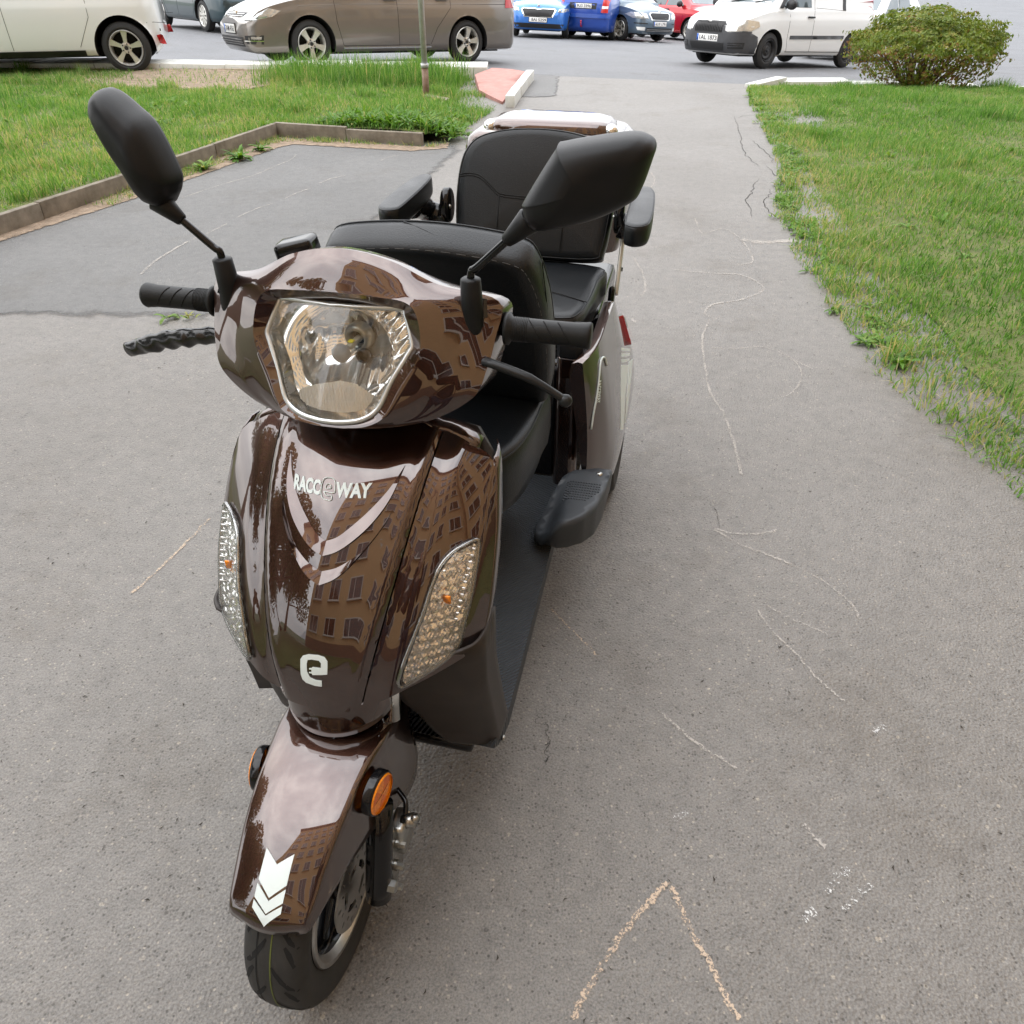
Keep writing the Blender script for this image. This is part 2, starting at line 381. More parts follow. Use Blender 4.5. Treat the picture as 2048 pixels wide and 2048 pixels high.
# parking bay lines under the far row
LINE = pm('road_line_paint', (.62, .62, .60), rough=.7, vary=.15, vscale=20)
for x in (-.9, 1.55, 4.05, 6.6, 9.2):
    a, b = Vector((x, 27.3)), Vector((x + 1.6, 32.5)); n_ = Vector((.07, -.02))
    sheet('bay_line', [tuple(a - n_), tuple(a + n_), tuple(b + n_), tuple(b - n_)], 1.2, .002, LINE, road, kind=None)

# chalk scribbles and cracks lie on the path
def chalk_mat(name, col, cut, dens=1.):
    m = bpy.data.materials.new(name); m.use_nodes = True; n = m.node_tree; n.nodes.clear(); N = n.nodes.new; Lk = n.links.new
    o = N('ShaderNodeOutputMaterial'); d = N('ShaderNodeBsdfDiffuse'); d.inputs[0].default_value = (*col, 1); tr = N('ShaderNodeBsdfTransparent'); x = N('ShaderNodeMixShader')
    t = N('ShaderNodeTexCoord'); a = N('ShaderNodeTexNoise'); a.inputs['Scale'].default_value = 210; a.inputs['Detail'].default_value = 3; a.inputs['Roughness'].default_value = .7
    b = N('ShaderNodeTexNoise'); b.inputs['Scale'].default_value = 9; b.inputs['Detail'].default_value = 2
    at = N('ShaderNodeAttribute'); at.attribute_name = 'mask'
    m1 = N('ShaderNodeMath'); m1.operation = 'MULTIPLY_ADD'; m1.inputs[1].default_value = .32
    m2 = N('ShaderNodeMath'); m2.operation = 'MULTIPLY_ADD'; m2.inputs[1].default_value = .35
    Lk(t.outputs['Object'], a.inputs[0]); Lk(t.outputs['Object'], b.inputs[0]); Lk(at.outputs['Fac'], m1.inputs[0]); Lk(a.outputs['Fac'], m1.inputs[2]); Lk(b.outputs['Fac'], m2.inputs[0]); Lk(m1.outputs[0], m2.inputs[2])
    r = N('ShaderNodeMapRange'); r.inputs['From Min'].default_value = cut; r.inputs['From Max'].default_value = cut + .07; r.inputs['To Max'].default_value = dens; Lk(m2.outputs[0], r.inputs['Value'])
    Lk(r.outputs[0], x.inputs[0]); Lk(tr.outputs[0], x.inputs[1]); Lk(d.outputs[0], x.inputs[2]); Lk(x.outputs[0], o.inputs[0]); return m
CH1 = chalk_mat('orange_chalk', (.58, .46, .35), .96, .85); CH2 = chalk_mat('pale_chalk', (.50, .47, .43), .945, .68); CH3 = chalk_mat('white_chalk', (.56, .56, .55), 1.02)
def ribbon(pts, w, z, wob=.0, ends=True):
    P = crom([(x, y, 0) for x, y in pts], 10); V, F, A = [], [], []; n = len(P)
    for i, p in enumerate(P):
        t = (P[min(i + 1, n - 1)] - P[max(i - 1, 0)]).normalized(); q = Vector((-t.y, t.x, 0)); p = p + q * rng.normal(0, wob)
        ww = w * (.8 + .4 * rng.random())
        for k, mk in ((-1, 0), (-.45, 1), (.45, 1), (1, 0)):
            V.append((p.x + q.x * ww * k * .75, p.y + q.y * ww * k * .75, gz(p.x, p.y) + z)); A.append(mk * (0 if ends and i in (0, n - 1) else 1))
    for i in range(n - 1):
        for k in range(3): F.append((i * 4 + k, i * 4 + k + 1, i * 4 + k + 5, i * 4 + k + 4))
    return V, F, A
def marked(name, vfa, mat, parent):
    o = obj(name, vfa[:2], mat, parent, smooth=False); a = o.data.attributes.new('mask', 'FLOAT', 'POINT'); a.data.foreach_set('value', vfa[2]); return o
CHALK = [
    ([(0.109, 0.576), (0.144, 0.635), (0.188, 0.693), (0.235, 0.75), (0.285, 0.799), (0.331, 0.842)], 0.030),
    ([(0.33, 0.833), (0.345, 0.788), (0.361, 0.729), (0.383, 0.678), (0.398, 0.626), (0.417, 0.576)], 0.030),
    ([(0.113, 1.667), (0.157, 1.6), (0.2, 1.535), (0.24, 1.473)], 0.014),
    ([(0.374, 1.295), (0.417, 1.235), (0.467, 1.178), (0.544, 1.109)], 0.010),
    ([(0.677, 2.055), (0.748, 1.968), (0.838, 1.906), (0.894, 1.859), (0.946, 1.807), (0.986, 1.751), (1.013, 1.685), (1.018, 1.611)], 0.010),
    ([(0.677, 2.055), (0.743, 2.026), (0.834, 2.026), (0.895, 2.048)], 0.010),
    ([(0.725, 1.667), (0.747, 1.572), (0.786, 1.493), (0.814, 1.414), (0.835, 1.367), (0.867, 1.313)], 0.008),
    ([(0.753, 1.685), (0.803, 1.633), (0.855, 1.594), (0.905, 1.556)], 0.006),
    ([(0.652, 0.975), (0.666, 0.943), (0.686, 0.911)], 0.012),
    ([(-1.159, 1.72), (-1.113, 1.843), (-1.074, 1.976), (-1.033, 2.121)], 0.014),
    ([(1.311, 5.711), (1.293, 5.335), (1.459, 5.431), (1.522, 5.162), (1.494, 4.771), (1.393, 4.693)], 0.012),
    ([(0.943, 4.617), (1.154, 4.552), (1.365, 4.507), (1.434, 4.289), (1.274, 4.127), (1.096, 4.05), (1.03, 3.937), (1.043, 3.865)], 0.016),
    ([(1.043, 3.865), (0.948, 3.596), (0.901, 3.297), (0.871, 3.034), (0.888, 2.844), (0.873, 2.59), (0.851, 2.366)], 0.014),
    ([(0.968, 3.502), (1.093, 3.484), (1.227, 3.502), (1.322, 3.383), (1.327, 3.215), (1.232, 3.034), (1.076, 2.928)], 0.010),
    ([(1.296, 3.472), (1.339, 3.354), (1.395, 3.253)], 0.008),
    ([(1.513, 5.195), (1.654, 5.128), (1.803, 5.162), (1.929, 5.139)], 0.075),
    ([(0.763, 4.841), (0.78, 4.552), (0.762, 4.289), (0.716, 4.167)], 0.018),
    ([(1.194, 7.06), (1.185, 6.785), (1.117, 6.528)], 0.020),
    ([(0.625, 3.865), (0.644, 3.795)], 0.020),
    ([(-2.559, 6.18), (-2.381, 6.585), (-2.189, 6.929), (-2.07, 7.304), (-2.006, 7.506), (-2.005, 7.734)], 0.016),
    ([(-1.971, 5.683), (-1.886, 5.923), (-1.798, 6.063)], 0.018),
    ([(-1.748, 6.18), (-1.693, 6.361), (-1.61, 6.507)], 0.020),
    ([(-1.581, 6.651), (-1.503, 6.823), (-1.4, 6.929)], 0.018),
    ([(-1.185, 7.465), (-1.138, 7.614), (-1.034, 7.699)], 0.020),
    ([(-2.202, 4.492), (-2.207, 4.741), (-2.173, 4.963), (-2.124, 5.168), (-2.077, 5.293)], 0.022),
    ([(-2.071, 5.275), (-2.028, 5.424), (-1.994, 5.54)], 0.016),
]

for i, (p, w) in enumerate(CHALK):
    marked('chalk_line', ribbon(p, w * (.46 if i < 3 else .85), .0065 if i > 18 else .0024, .0018), CH1 if i in (0, 1, 2, 9) else CH2, path)
for (x, y) in [(0.699, 0.856), (0.669, 0.827), (0.691, 0.791), (0.735, 0.822), (0.6, 0.769), (0.38, 0.989), (0.922, 1.227)]:
    marked('chalk_smear', ribbon([(x - .018, y - .01), (x, y), (x + .02, y + .013)], .016, .003, .003), CH3, path)
CRACKS =  [[(2.527, 9.73), (2.435, 9.234), (2.346, 8.674), (2.237, 8.171), (2.176, 7.716), (2.169, 7.384), (2.193, 7.265)], [(2.061, 6.823), (1.949, 6.585), (1.869, 6.33), (1.778, 6.121), (1.775, 5.923), (1.722, 5.709)], [(2.307, 7.15), (2.27, 6.858), (2.186, 6.651), (2.155, 6.392), (2.093, 6.092), (2.028, 5.814)], [(2.057, 6.488), (2.032, 6.33), (1.943, 6.209), (1.882, 5.978), (1.892, 5.814), (1.871, 5.683)], [(2.397, 8.366), (2.398, 8.171), (2.387, 7.716), (2.335, 7.384)], [(2.24, 7.304), (2.229, 6.929), (2.281, 6.929)], [(2.509, 9.602), (2.645, 9.73), (2.847, 9.783)], [(0.067, 1.291), (0.072, 1.258), (0.086, 1.227), (0.089, 1.196), (0.084, 1.156), (0.087, 1.14)], [(0.56, 11.041), (0.862, 11.206), (1.126, 11.463)], [(3.268, 12.3), (3.1, 12.202), (2.949, 11.915)], [(0.713, 2.19), (0.7, 2.047)]]

CRK = pm('crack_shadow', (.030, .028, .024), rough=1)
for p in CRACKS:
    P = []
    for a, b in zip(p[:-1], p[1:]):
        for t in np.linspace(0, 1, 5)[:-1]: P.append((a[0] + (b[0] - a[0]) * t + rng.normal(0, .007), a[1] + (b[1] - a[1]) * t + rng.normal(0, .010)))
    P.append(p[-1]); wd = .0075 if p[0][1] > 3 else .0020
    v, f, a = ribbon(P, wd, .0026, .001); v2 = []
    n = len(v) // 4
    V = []; F = []
    for i in range(n):
        taper = math.sin(math.pi * (i + .5) / n) ** .5; c = (Vector(v[4 * i + 1]) + Vector(v[4 * i + 2])) / 2; h = (Vector(v[4 * i + 2]) - Vector(v[4 * i + 1])) * .6 * taper * rng.uniform(.5, 1.2)
        V += [tuple(c - h), tuple(c + h)]
    F = [(2 * i, 2 * i + 1, 2 * i + 3, 2 * i + 2) for i in range(n - 1)]
    obj('crack', (V, F), CRK, path, smooth=False)
# dark crumbs, dry bits and pale chips lying about
def litter(n, x0, x1, y0, y1, s0, s1):
    V, F = [], []
    for i in range(n):
        x, y = rng.uniform(x0, x1), y0 + (y1 - y0) * rng.random() ** 1.3; a = rng.uniform(0, 6.3); L = rng.uniform(s0, s1); w = L * rng.uniform(.12, .4); b = len(V); z = gz(x, y)
        for t, k in ((-1, .25), (0, 1), (1, .25)):
            cx, cy = x + math.cos(a) * L * t - math.sin(a) * L * .35 * (1 - t * t), y + math.sin(a) * L * t + math.cos(a) * L * .35 * (1 - t * t)
            V += [(cx - math.sin(a) * w * k, cy + math.cos(a) * w * k, z + .003), (cx + math.sin(a) * w * k, cy - math.cos(a) * w * k, z + .003), (cx, cy, z + .003 + w * k)]
        for j in (0, 3): F += [(b + j, b + j + 3, b + j + 5, b + j + 2), (b + j + 2, b + j + 5, b + j + 4, b + j + 1)]
    return V, F
tag(obj('litter', litter(1150, -1.7, 1.9, .45, 4.6, .0016, .0060), pm('dark_crumbs', (.035, .028, .020), rough=.9), smooth=False), 'dark dry crumbs scattered over the worn footpath', 'litter', kind='stuff')
tag(obj('litter', litter(220, -1.6, 1.9, .45, 4.6, .0014, .0034), pm('pale_chips', (.50, .46, .38), rough=.9), smooth=False), 'pale chips and straw bits scattered over the worn footpath', 'litter', kind='stuff')

# ---------------------------------------------------------------- lawns
LL = [(-3.08, 6.38), (-2.36, 8.62), (-.86, 8.18), (-.66, 8.45), (-.55, 8.97), (-.42, 9.48), (-.30, 10.1), (-.40, 11.2), (-.55, 12.2), (-.75, 12.62), (-9.5, 12.85), (-9.5, .2), (-5.2, .2)]
def zl(x, y): return .105 - .075 * sstep_(8.8, 12.4, y) + .02 * math.sin(x * 1.7) * math.sin(y * 1.3) - (.095 * sstep_(-1.0, -.45, x) if y < 11 else .06 * sstep_(-1.2, -.5, x))
lawn_l = sheet('lawn', LL, .30, 0, TURF, zf=zl)
sheet('lawn', [(-11, -7.5), (-1.9, -7.5), (-1.55, -3), (-1.5, -.4), (-2.4, .3), (-11, .3)], .5, .03, TURF)
LR = [(3.50, 12.45), (3.27, 11.91), (3.02, 10.57), (2.95, 9.73), (2.64, 8.36), (2.50, 7.39), (2.29, 6.58), (2.10, 5.99), (2.02, 5.34), (1.87, 4.69), (1.87, 4.16), (1.90, 3.87), (1.88, 3.53), (1.80, 3.28), (1.86, 2.6), (2.0, 1.5), (2.1, .2), (2.3, -6), (8, -6), (12, 13.1), (4.1, 13.1)]
LR = [(x + (.30 if x < 2.2 and y > 0 else .16 if x < 3.6 and y > 0 else 0), y) for x, y in LR][::-1]
def zr(x, y): return .004 + .05 * sstep_(.30, 1.5, x - np.interp(y, [3, 6, 9, 12], [1.8, 2.1, 2.8, 3.4])) + .015 * math.sin(x * 2.1 + 1) * math.sin(y * 1.1)
lawn_r = sheet('lawn', LR, .30, 0, TURF, zf=zr)
pp_ = [(-6.2, 12.9), (-6.2, 11.6), (-4.4, 11.35), (-3.4, 11.1), (-3.0, 11.8), (-3.1, 12.9)]; worn_edge(sheet('soil_strip', pp_, .14, .012, SOIL, zf=lambda x, y: max(zl(x, y), .0)), pp_, .25)
def edge_soil():
    return [(-3.15, 6.30), (-2.42, 8.52), (-.86, 8.08), (-.60, 8.30), (-.60, 7.98), (-.95, 7.84), (-2.12, 8.14), (-2.22, 8.02), (-2.85, 6.25), (-3.9, 3.9), (-4.2, 3.9)]
worn_edge(sheet('soil_strip', edge_soil(), .05, .0085, SOIL), edge_soil(), .09)

def blades(name, n, poly, hfun, zf, cols, lean=.35, wid=.0045, keep=None):
    """individual grass blades as one mesh, bent, each with its own tint"""
    xs_, ys_ = [p[0] for p in poly], [p[1] for p in poly]; pts = []
    while len(pts) < n:
        k = rng.uniform((min(xs_), min(ys_)), (max(xs_), max(ys_)), (n, 2))
        for p in k:
            if inside(p, poly) and (keep is None or rng.random() < keep(p[0], p[1])): pts.append(p)
            if len(pts) >= n: break
    P = np.array(pts); H = np.array([hfun(x, y) for x, y in P]) * rng.uniform(.45, 1.25, n); Z = np.array([gz(x, y) + zf(x, y) for x, y in P]) - .012
    a = rng.uniform(0, 2 * np.pi, n); ln = np.abs(rng.normal(0, lean, n)) + .08; w = wid * rng.uniform(.6, 1.3, n); b = rng.uniform(0, 2 * np.pi, n)
    dx, dy = np.cos(a), np.sin(a); wx, wy = np.cos(b) * w, np.sin(b) * w
    V = np.zeros((n, 5, 3))
    for i, (t, k) in enumerate(((0, 1), (.55, .8), (1, 0))):
        ox, oy, oz = dx * H * ln * t * t, dy * H * ln * t * t, H * t * (1 - .30 * ln * t)
        if t < 1:
            V[:, 2 * i, :] = np.stack([P[:, 0] + ox - wx * k, P[:, 1] + oy - wy * k, Z + oz], 1); V[:, 2 * i + 1, :] = np.stack([P[:, 0] + ox + wx * k, P[:, 1] + oy + wy * k, Z + oz], 1)
        else: V[:, 4, :] = np.stack([P[:, 0] + ox, P[:, 1] + oy, Z + oz], 1)
    V = V.reshape(-1, 3); base = np.arange(n)[:, None] * 5
    tri = np.concatenate([base + np.array([[0, 1, 3]]), base + np.array([[0, 3, 2]]), base + np.array([[2, 3, 4]])], 1).reshape(-1, 3)
    me = bpy.data.meshes.new(name); me.vertices.add(len(V)); me.vertices.foreach_set('co', V.ravel().astype(np.float32))
    me.loops.add(tri.size); me.loops.foreach_set('vertex_index', tri.ravel().astype(np.int32)); me.polygons.add(len(tri)); me.polygons.foreach_set('loop_start', (np.arange(len(tri)) * 3).astype(np.int32))
    me.update(calc_edges=True)
    tint = np.repeat(np.clip(rng.normal(.5, .22, n) + cols(P), 0, 1), 5); at = me.attributes.new('tint', 'FLOAT', 'POINT'); at.data.foreach_set('value', tint.astype(np.float32))
    hh = np.tile(np.array([0, 0, .55, .55, 1.]), n); a2 = me.attributes.new('along', 'FLOAT', 'POINT'); a2.data.foreach_set('value', hh.astype(np.float32))
    return me
def leaf_mat(name, ramp, transl=.35, rough=.55):
    m, n, p = M(name); N = n.nodes.new; Lk = n.links.new; at = N('ShaderNodeAttribute'); at.attribute_name = 'tint'; r = N('ShaderNodeValToRGB'); el = r.color_ramp.elements
    el[0].position, el[0].color = ramp[0][0], (*ramp[0][1], 1); el[1].position, el[1].color = ramp[-1][0], (*ramp[-1][1], 1)
    for q, c in ramp[1:-1]:
        k = el.new(q); k.color = (*c, 1)
    Lk(at.outputs['Fac'], r.inputs[0]); Lk(r.outputs[0], p.inputs['Base Color']); p.inputs['Roughness'].default_value = rough; p.inputs['Specular IOR Level'].default_value = .35
    tb = N('ShaderNodeBsdfTranslucent'); mx_ = N('ShaderNodeMixShader'); mx_.inputs[0].default_value = transl; g = N('ShaderNodeMix'); g.data_type = 'RGBA'; g.blend_type = 'MULTIPLY'; g.inputs[0].default_value = 1; g.inputs[7].default_value = (1.5, 1.5, .7, 1)
    Lk(r.outputs[0], g.inputs[6]); Lk(g.outputs[2], tb.inputs[0]); Lk(p.outputs[0], mx_.inputs[1]); Lk(tb.outputs[0], mx_.inputs[2]); Lk(mx_.outputs[0], n.nodes['Material Output'].inputs[0]); return m
GRASS = leaf_mat('grass_blades', [(0, (.044, .120, .022)), (.33, (.090, .210, .040)), (.58, (.145, .285, .066)), (.78, (.240, .330, .120)), (.9, (.38, .36, .20)), (1, (.44, .37, .23))], .42)
from mathutils import noise as mnoise
def pn(x, y, s): return mnoise.noise(Vector((x * s, y * s, 3.1)))
def cl(P): return np.array([.20 * pn(x, y, 1.1) + .22 * pn(x, y, .45) + .06 + (.22 if y < 8.9 and x < -2.2 else 0) * max(0, pn(x, y, 2.3) + .3) for x, y in P])
def hl(x, y):
    h = .080 + .065 * pn(x, y, .9) + .045 * pn(x, y, 2.5) + (.09 if pn(x, y + 5, 1.9) > .45 else 0)
    h += .15 * sstep_(10.9, 12.3, y) * sstep_(-3.7, -2.9, x) * sstep_(-.5, -1.2, x)
    return max(h, .035)
def kl(x, y):
    if y > 11.2 and -5.4 < x < -3.2 and y > 11.45 + .45 * pn(x, y, 1.7): return .12
    return .8 + .8 * pn(x, y, 1.3)
def cr_(P): return np.array([.20 * pn(x + 9, y, .9) + .15 * pn(x, y, .4) + (.18 if x - np.interp(y, [3, 6, 9, 12], [1.8, 2.1, 2.8, 3.4]) < .35 else 0) for x, y in P])
def hr(x, y): return max(.062 + .045 * pn(x, y, 1.0) + .035 * pn(x, y, 3), .022) * (1.9 if pn(x + 4, y, 2.2) > .42 else 1)
LLv = [(-3.12, 6.36), (-2.37, 8.60), (-.86, 8.16), (-.58, 8.42), (-.47, 8.97), (-.34, 9.48), (-.20, 10.1), (-.30, 11.2), (-.45, 12.2), (-.6, 12.72), (-7.5, 12.85), (-7.5, 4), (-4.1, 4)]
g1 = obj('grass', blades('grass', 125000, LLv, hl, zl, cl, .45, .0042, kl), GRASS); tag(g1, kind='stuff')
LRv = [(3.42, 12.45), (3.20, 11.91), (2.94, 10.57), (2.85, 9.73), (2.54, 8.36), (2.40, 7.39), (2.17, 6.58), (1.98, 5.99), (1.92, 5.34), (1.76, 4.69), (1.78, 4.16), (1.81, 3.87), (1.80, 3.53), (1.72, 3.28), (1.84, 2.4), (4, 1.6), (7.5, 7), (8.8, 12.9), (4.2, 12.95)]
def kr0(x, y): return 1
def kr(x, y):
    d = x - np.interp(y, [3.3, 5.3, 6.6, 8.4, 9.7, 12.4], [1.8, 2.0, 2.3, 2.64, 2.95, 3.45]); q = min(1, max(.30, .70 + d * 1.5 + .7 * pn(x, y, 4)))
    if (x - 5.0) ** 2 + ((y - 12.3) * 1.2) ** 2 < .55: q *= .25
    return q * (.85 + .4 * pn(x, y, 1.6))
g2 = obj('grass', blades('grass', 165000, LRv, hr, zr, cr_, .5, .0036, kr), GRASS); tag(g2, kind='stuff')
# dry tufts at the foot of the concrete edging and along the right-hand path edge
es_ = [(-3.2, 6.0), (-2.44, 8.42), (-2.10, 8.45), (-.86, 8.05), (-.60, 8.25), (-.75, 8.02), (-2.15, 8.30), (-2.34, 8.18), (-2.98, 6.0)]
g4 = obj('dry_grass', blades('dry_grass', 2600, es_, lambda x, y: .055 + .03 * pn(x, y, 4), lambda x, y: .012, lambda P: np.full(len(P), .25), .9, .003, lambda x, y: .5 + pn(x, y, 3)), GRASS); tag(g4, kind='stuff')
rs_ = [(3.45, 12.3), (2.9, 10.57), (2.55, 8.36), (2.36, 7.39), (2.12, 6.5), (1.92, 5.9), (1.86, 5.3), (1.70, 4.6), (1.72, 3.8), (1.66, 3.2), (1.8, 2.2), (2.35, 2.2), (2.2, 4.5), (2.5, 6), (3.0, 8.4), (3.6, 12.3)]
g5 = obj('dry_grass', blades('dry_grass', 9000, rs_, lambda x, y: .055 + .04 * pn(x, y, 4), lambda x, y: .008, lambda P: np.array([.10 + .3 * pn(x, y, 2) for x, y in P]), .9, .0032, lambda x, y: .35 + 1.3 * pn(x, y, 3.3)), GRASS); tag(g5, kind='stuff')
# tall flowering stems near the kerb
stp = [(-3.45, 11.5), (-.75, 11.5), (-.55, 12.55), (-3.3, 12.68)]
g3 = obj('tall_grass', blades('tall_grass', 2600, stp, lambda x, y: .34 + .12 * pn(x, y, 2), zl, lambda P: np.full(len(P), -.05), .25, .0045), GRASS); tag(g3, kind='stuff')

WEED = leaf_mat('weed_leaves', [(0, (.050, .125, .016)), (.5, (.105, .225, .028)), (.85, (.170, .270, .045)), (1, (.28, .27, .08))], .3)
def leaf(V, F, T_, base, az, el, L, w, tint, segs=4, curl=.9, lobes=0):
    b = len(V); p = Vector(base); e_ = el
    for i in range(segs + 1):
        t = i / segs; ww = w * math.sin(math.pi * min(1, .12 + t * .88)) ** .8 * (1 if not lobes else (.65 + .35 * (i % 2)))
        d = Vector((math.cos(az) * math.cos(e_), math.sin(az) * math.cos(e_), math.sin(e_))); s = Vector((-math.sin(az), math.cos(az), 0))
        fold = Vector((0, 0, ww * .35))
        V += [tuple(p - s * ww + fold), tuple(p), tuple(p + s * ww + fold)]; T_ += [tint] * 3
        p = p + d * (L / segs); e_ -= curl / segs
    for i in range(segs):
        for k in (0, 1): F.append((b + 3 * i + k, b + 3 * i + k + 1, b + 3 * i + k + 4, b + 3 * i + k + 3))
def tinted(name, V, F, T_, mat, parent=None, smooth=True):
    o = obj(name, (V, F), mat, parent, smooth=smooth); a = o.data.attributes.new('tint', 'FLOAT', 'POINT'); a.data.foreach_set('value', T_); return o
def rosette(n, L, w, V, F, T_, c, el=(.25, 1.1), tint=.5):
    for k in range(n):
        leaf(V, F, T_, (c[0] + rng.normal(0, .012), c[1] + rng.normal(0, .012), c[2]), rng.uniform(0, 6.3), rng.uniform(*el), L * rng.uniform(.6, 1.2), w * rng.uniform(.7, 1.2), float(np.clip(rng.normal(tint, .2), 0, 1)), 4, rng.uniform(.5, 1.6), 1)
wd = [((-2.66, 7.10), 22, .13, .020, 'yellowing leafy weed growing at the foot of the concrete edging nearest the left mirror', .75), ((-2.47, 7.50), 26, .15, .022, 'broad-leaved green weed at the foot of the concrete edging', .35), ((-2.36, 7.86), 18, .12, .020, 'small green weed at the edging just below the corner of the lawn', .3), ((-1.93, 8.64), 12, .12, .022, 'grey-green weed hanging over the front edging right of its corner', .25)]
for (x, y), n, L, w, lab, tn in wd:
    V, F, T_ = [], [], []; rosette(n, L, w, V, F, T_, (x, y, .012 if y < 8.5 else .10), tint=tn)
    tag(tinted('weed', V, F, T_, WEED), lab, 'weed', 'weeds along the concrete edging')
V, F, T_ = [], [], []
for k in range(150):      # dandelion leaves along the front edge and corner of the left lawn
    t = rng.random(); x = -1.75 + 1.15 * t + rng.normal(0, .05); y = 8.50 - .28 * t + abs(rng.normal(0, .25)); rosette(int(rng.integers(7, 12)), .14, .016, V, F, T_, (x, y, zl(x, y)), (.4, 1.3))
for k in range(60):
    t = rng.random(); x = -.62 + rng.normal(0, .08); y = 8.35 + 1.5 * t; rosette(7, .10, .013, V, F, T_, (x, y, max(zl(x, y), .01)), (.3, 1.2))
for k in range(26):
    x = rng.uniform(-5.5, -2.5); y = rng.uniform(8.4, 11.5); rosette(8, .11, .015, V, F, T_, (x, y, zl(x, y)), (.4, 1.2))
tag(tinted('ground_cover', V, F, T_, WEED), kind='stuff')
V, F, T_ = [], [], []
for k in range(210):      # ragged weeds creeping over the right-hand path edge
    y = rng.uniform(3.2, 12.0); x = np.interp(y, [3.3, 4.2, 5.3, 6, 6.6, 7.4, 8.4, 9.7, 10.6, 12.4], [1.78, 1.87, 2.0, 2.08, 2.28, 2.48, 2.63, 2.94, 3.0, 3.4]) + rng.normal(.0, .06); rosette(6, .065, .011, V, F, T_, (x, y, gz(x, y) + .008), (.15, .9), .6)
for k in range(70):
    x = rng.uniform(2.3, 6); y = rng.uniform(4, 12); 
    if inside((x, y), LR): rosette(7, .085, .014, V, F, T_, (x, y, gz(x, y) + zr(x, y)), (.3, 1.1))
rosette(10, .07, .012, V, F, T_, (-1.80, 3.84, .01), (.2, .9), .7); rosette(8, .06, .010, V, F, T_, (-1.68, 3.84, .01), (.2, .9), .75)
rosette(16, .085, .016, V, F, T_, (1.80, 3.30, .01), (.2, .9), .4)
tag(tinted('ground_cover', V, F, T_, WEED), kind='stuff')

# concrete edging of the left lawn: separate slabs, a little out of line
edg = empty('lawn_edging', (-2.36, 8.55, 0)); tag(edg, 'low weathered concrete edging round the corner of the left lawn', 'edging')
def slab_row(root, name, a, b, n, w, h, mat, off, gap=.006, z0=-.05, jit=.006, zf=None):
    a, b = Vector((*a, 0)), Vector((*b, 0)); d = (b - a) / n; L = d.length; ang = math.atan2(d.y, d.x)
    for i in range(n):
        c = a + d * (i + .5); zz = (zf(c.x, c.y) if zf else 0)
        o = obj(name, box((0, 0, (h + z0) / 2), (L - gap, w, h - z0), .008, 2), mat, root, auto=40)
        o.location = Vector((c.x, c.y, zz + rng.normal(0, jit * .6))) - Vector(off); o.rotation_euler = (rng.normal(0, .012), rng.normal(0, .006), ang + rng.normal(0, .006))
OE = (-2.36, 8.55, 0)
slab_row(edg, 'edging_slab', (-4.30, 2.75), (-2.39, 8.54), 6, .055, .125, CONC, OE)
slab_row(edg, 'edging_slab', (-2.405, 8.60), (-.86, 8.125), 2, .055, .120, CONC, OE)
# kerbs of the road
kb = empty('road_kerb', (-3, 13, 0)); tag(kb, 'raised kerb with a white painted top along the road behind the left lawn', 'kerb')
slab_row(kb, 'kerb_stone', (-9.9, 13.22), (-.36, 13.08), 10, .56, .135, WKERB, (-3, 13, 0), zf=lambda x, y: gz(x, y) * .5, jit=.002)
slab_row(kb, 'kerb_face', (-9.9, 12.915), (-.9, 12.775), 9, .03, .112, pm('kerb_face_concrete', (.34, .27, .20), rough=.85, col2=(.46, .38, .30), vscale=6, bump=.4, bscale=120, bdist=.003), (-3, 13, 0), jit=.001)
rp_ = obj('dropped_kerb_paving', patch(lambda u, v: (u, v, .105 - .075 * sstep_(12.6, 10.4, v)), [(-.29, 13.0), (-.52, 12.3), (-.42, 11.25), (-.115, 10.50), (.185, 12.60), (.0, 12.85)], .2, 0, .16), REDP); tag(rp_, 'faded pink-red paved ramp at the end of the white kerb', 'paving ramp')
slab = empty('ramp_border', (.1, 11.4, 0)); tag(slab, 'white painted border strip along the pink-red ramp beside the path', 'kerb')
slab_row(slab, 'border_stone', (.26, 12.62), (-.03, 10.28), 3, .11, .125, WKERB, (.1, 11.4, 0), jit=.002)
kr_ = empty('lawn_kerb', (4, 13, 0)); tag(kr_, 'white painted kerb along the road behind the right lawn', 'kerb')
slab_row(kr_, 'kerb_stone', (3.42, 12.52), (4.06, 13.20), 1, .18, .085, WKERB, (4, 13, 0), zf=gz, jit=.002)
slab_row(kr_, 'kerb_stone', (4.06, 13.22), (12.2, 13.50), 8, .34, .095, WKERB, (4, 13, 0), zf=gz, jit=.002)
st_ = obj('stone', box((0, 0, 0), (.30, .10, .07), .02, 2), CONC, auto=40); st_.location = (-.92, 10.55, .045); st_.rotation_euler = (.1, .12, -.25); tag(st_, 'pale broken concrete lump lying in the grass beside the pole', 'stone')

# metal pole
pole = empty('sign_pole', (-1.07, 10.83, 0)); tag(pole, 'grey galvanised pole with a rusty foot standing in the left lawn', 'pole')
obj('pole_tube', tube([(0, 0, .25), (0, 0, 2.9)], .036, 20), pm('galvanised', (.46, .47, .47), rough=.5, metal=.35, vary=.15, vscale=20), pole)
obj('pole_foot', tube([(0, 0, -.05), (0, 0, .36)], .041, 20), pm('rusty_foot', (.17, .085, .05), rough=.8, col2=(.27, .20, .15), vscale=18), pole)
obj('pole_collar', tube([(0, 0, .355), (0, 0, .40)], .048, 20), bpy.data.materials['galvanised'], pole)
obj('pole_cap', lathe([(2.9, .036), (2.93, .038), (2.94, 0)], 16, 'z'), bpy.data.materials['galvanised'], pole)
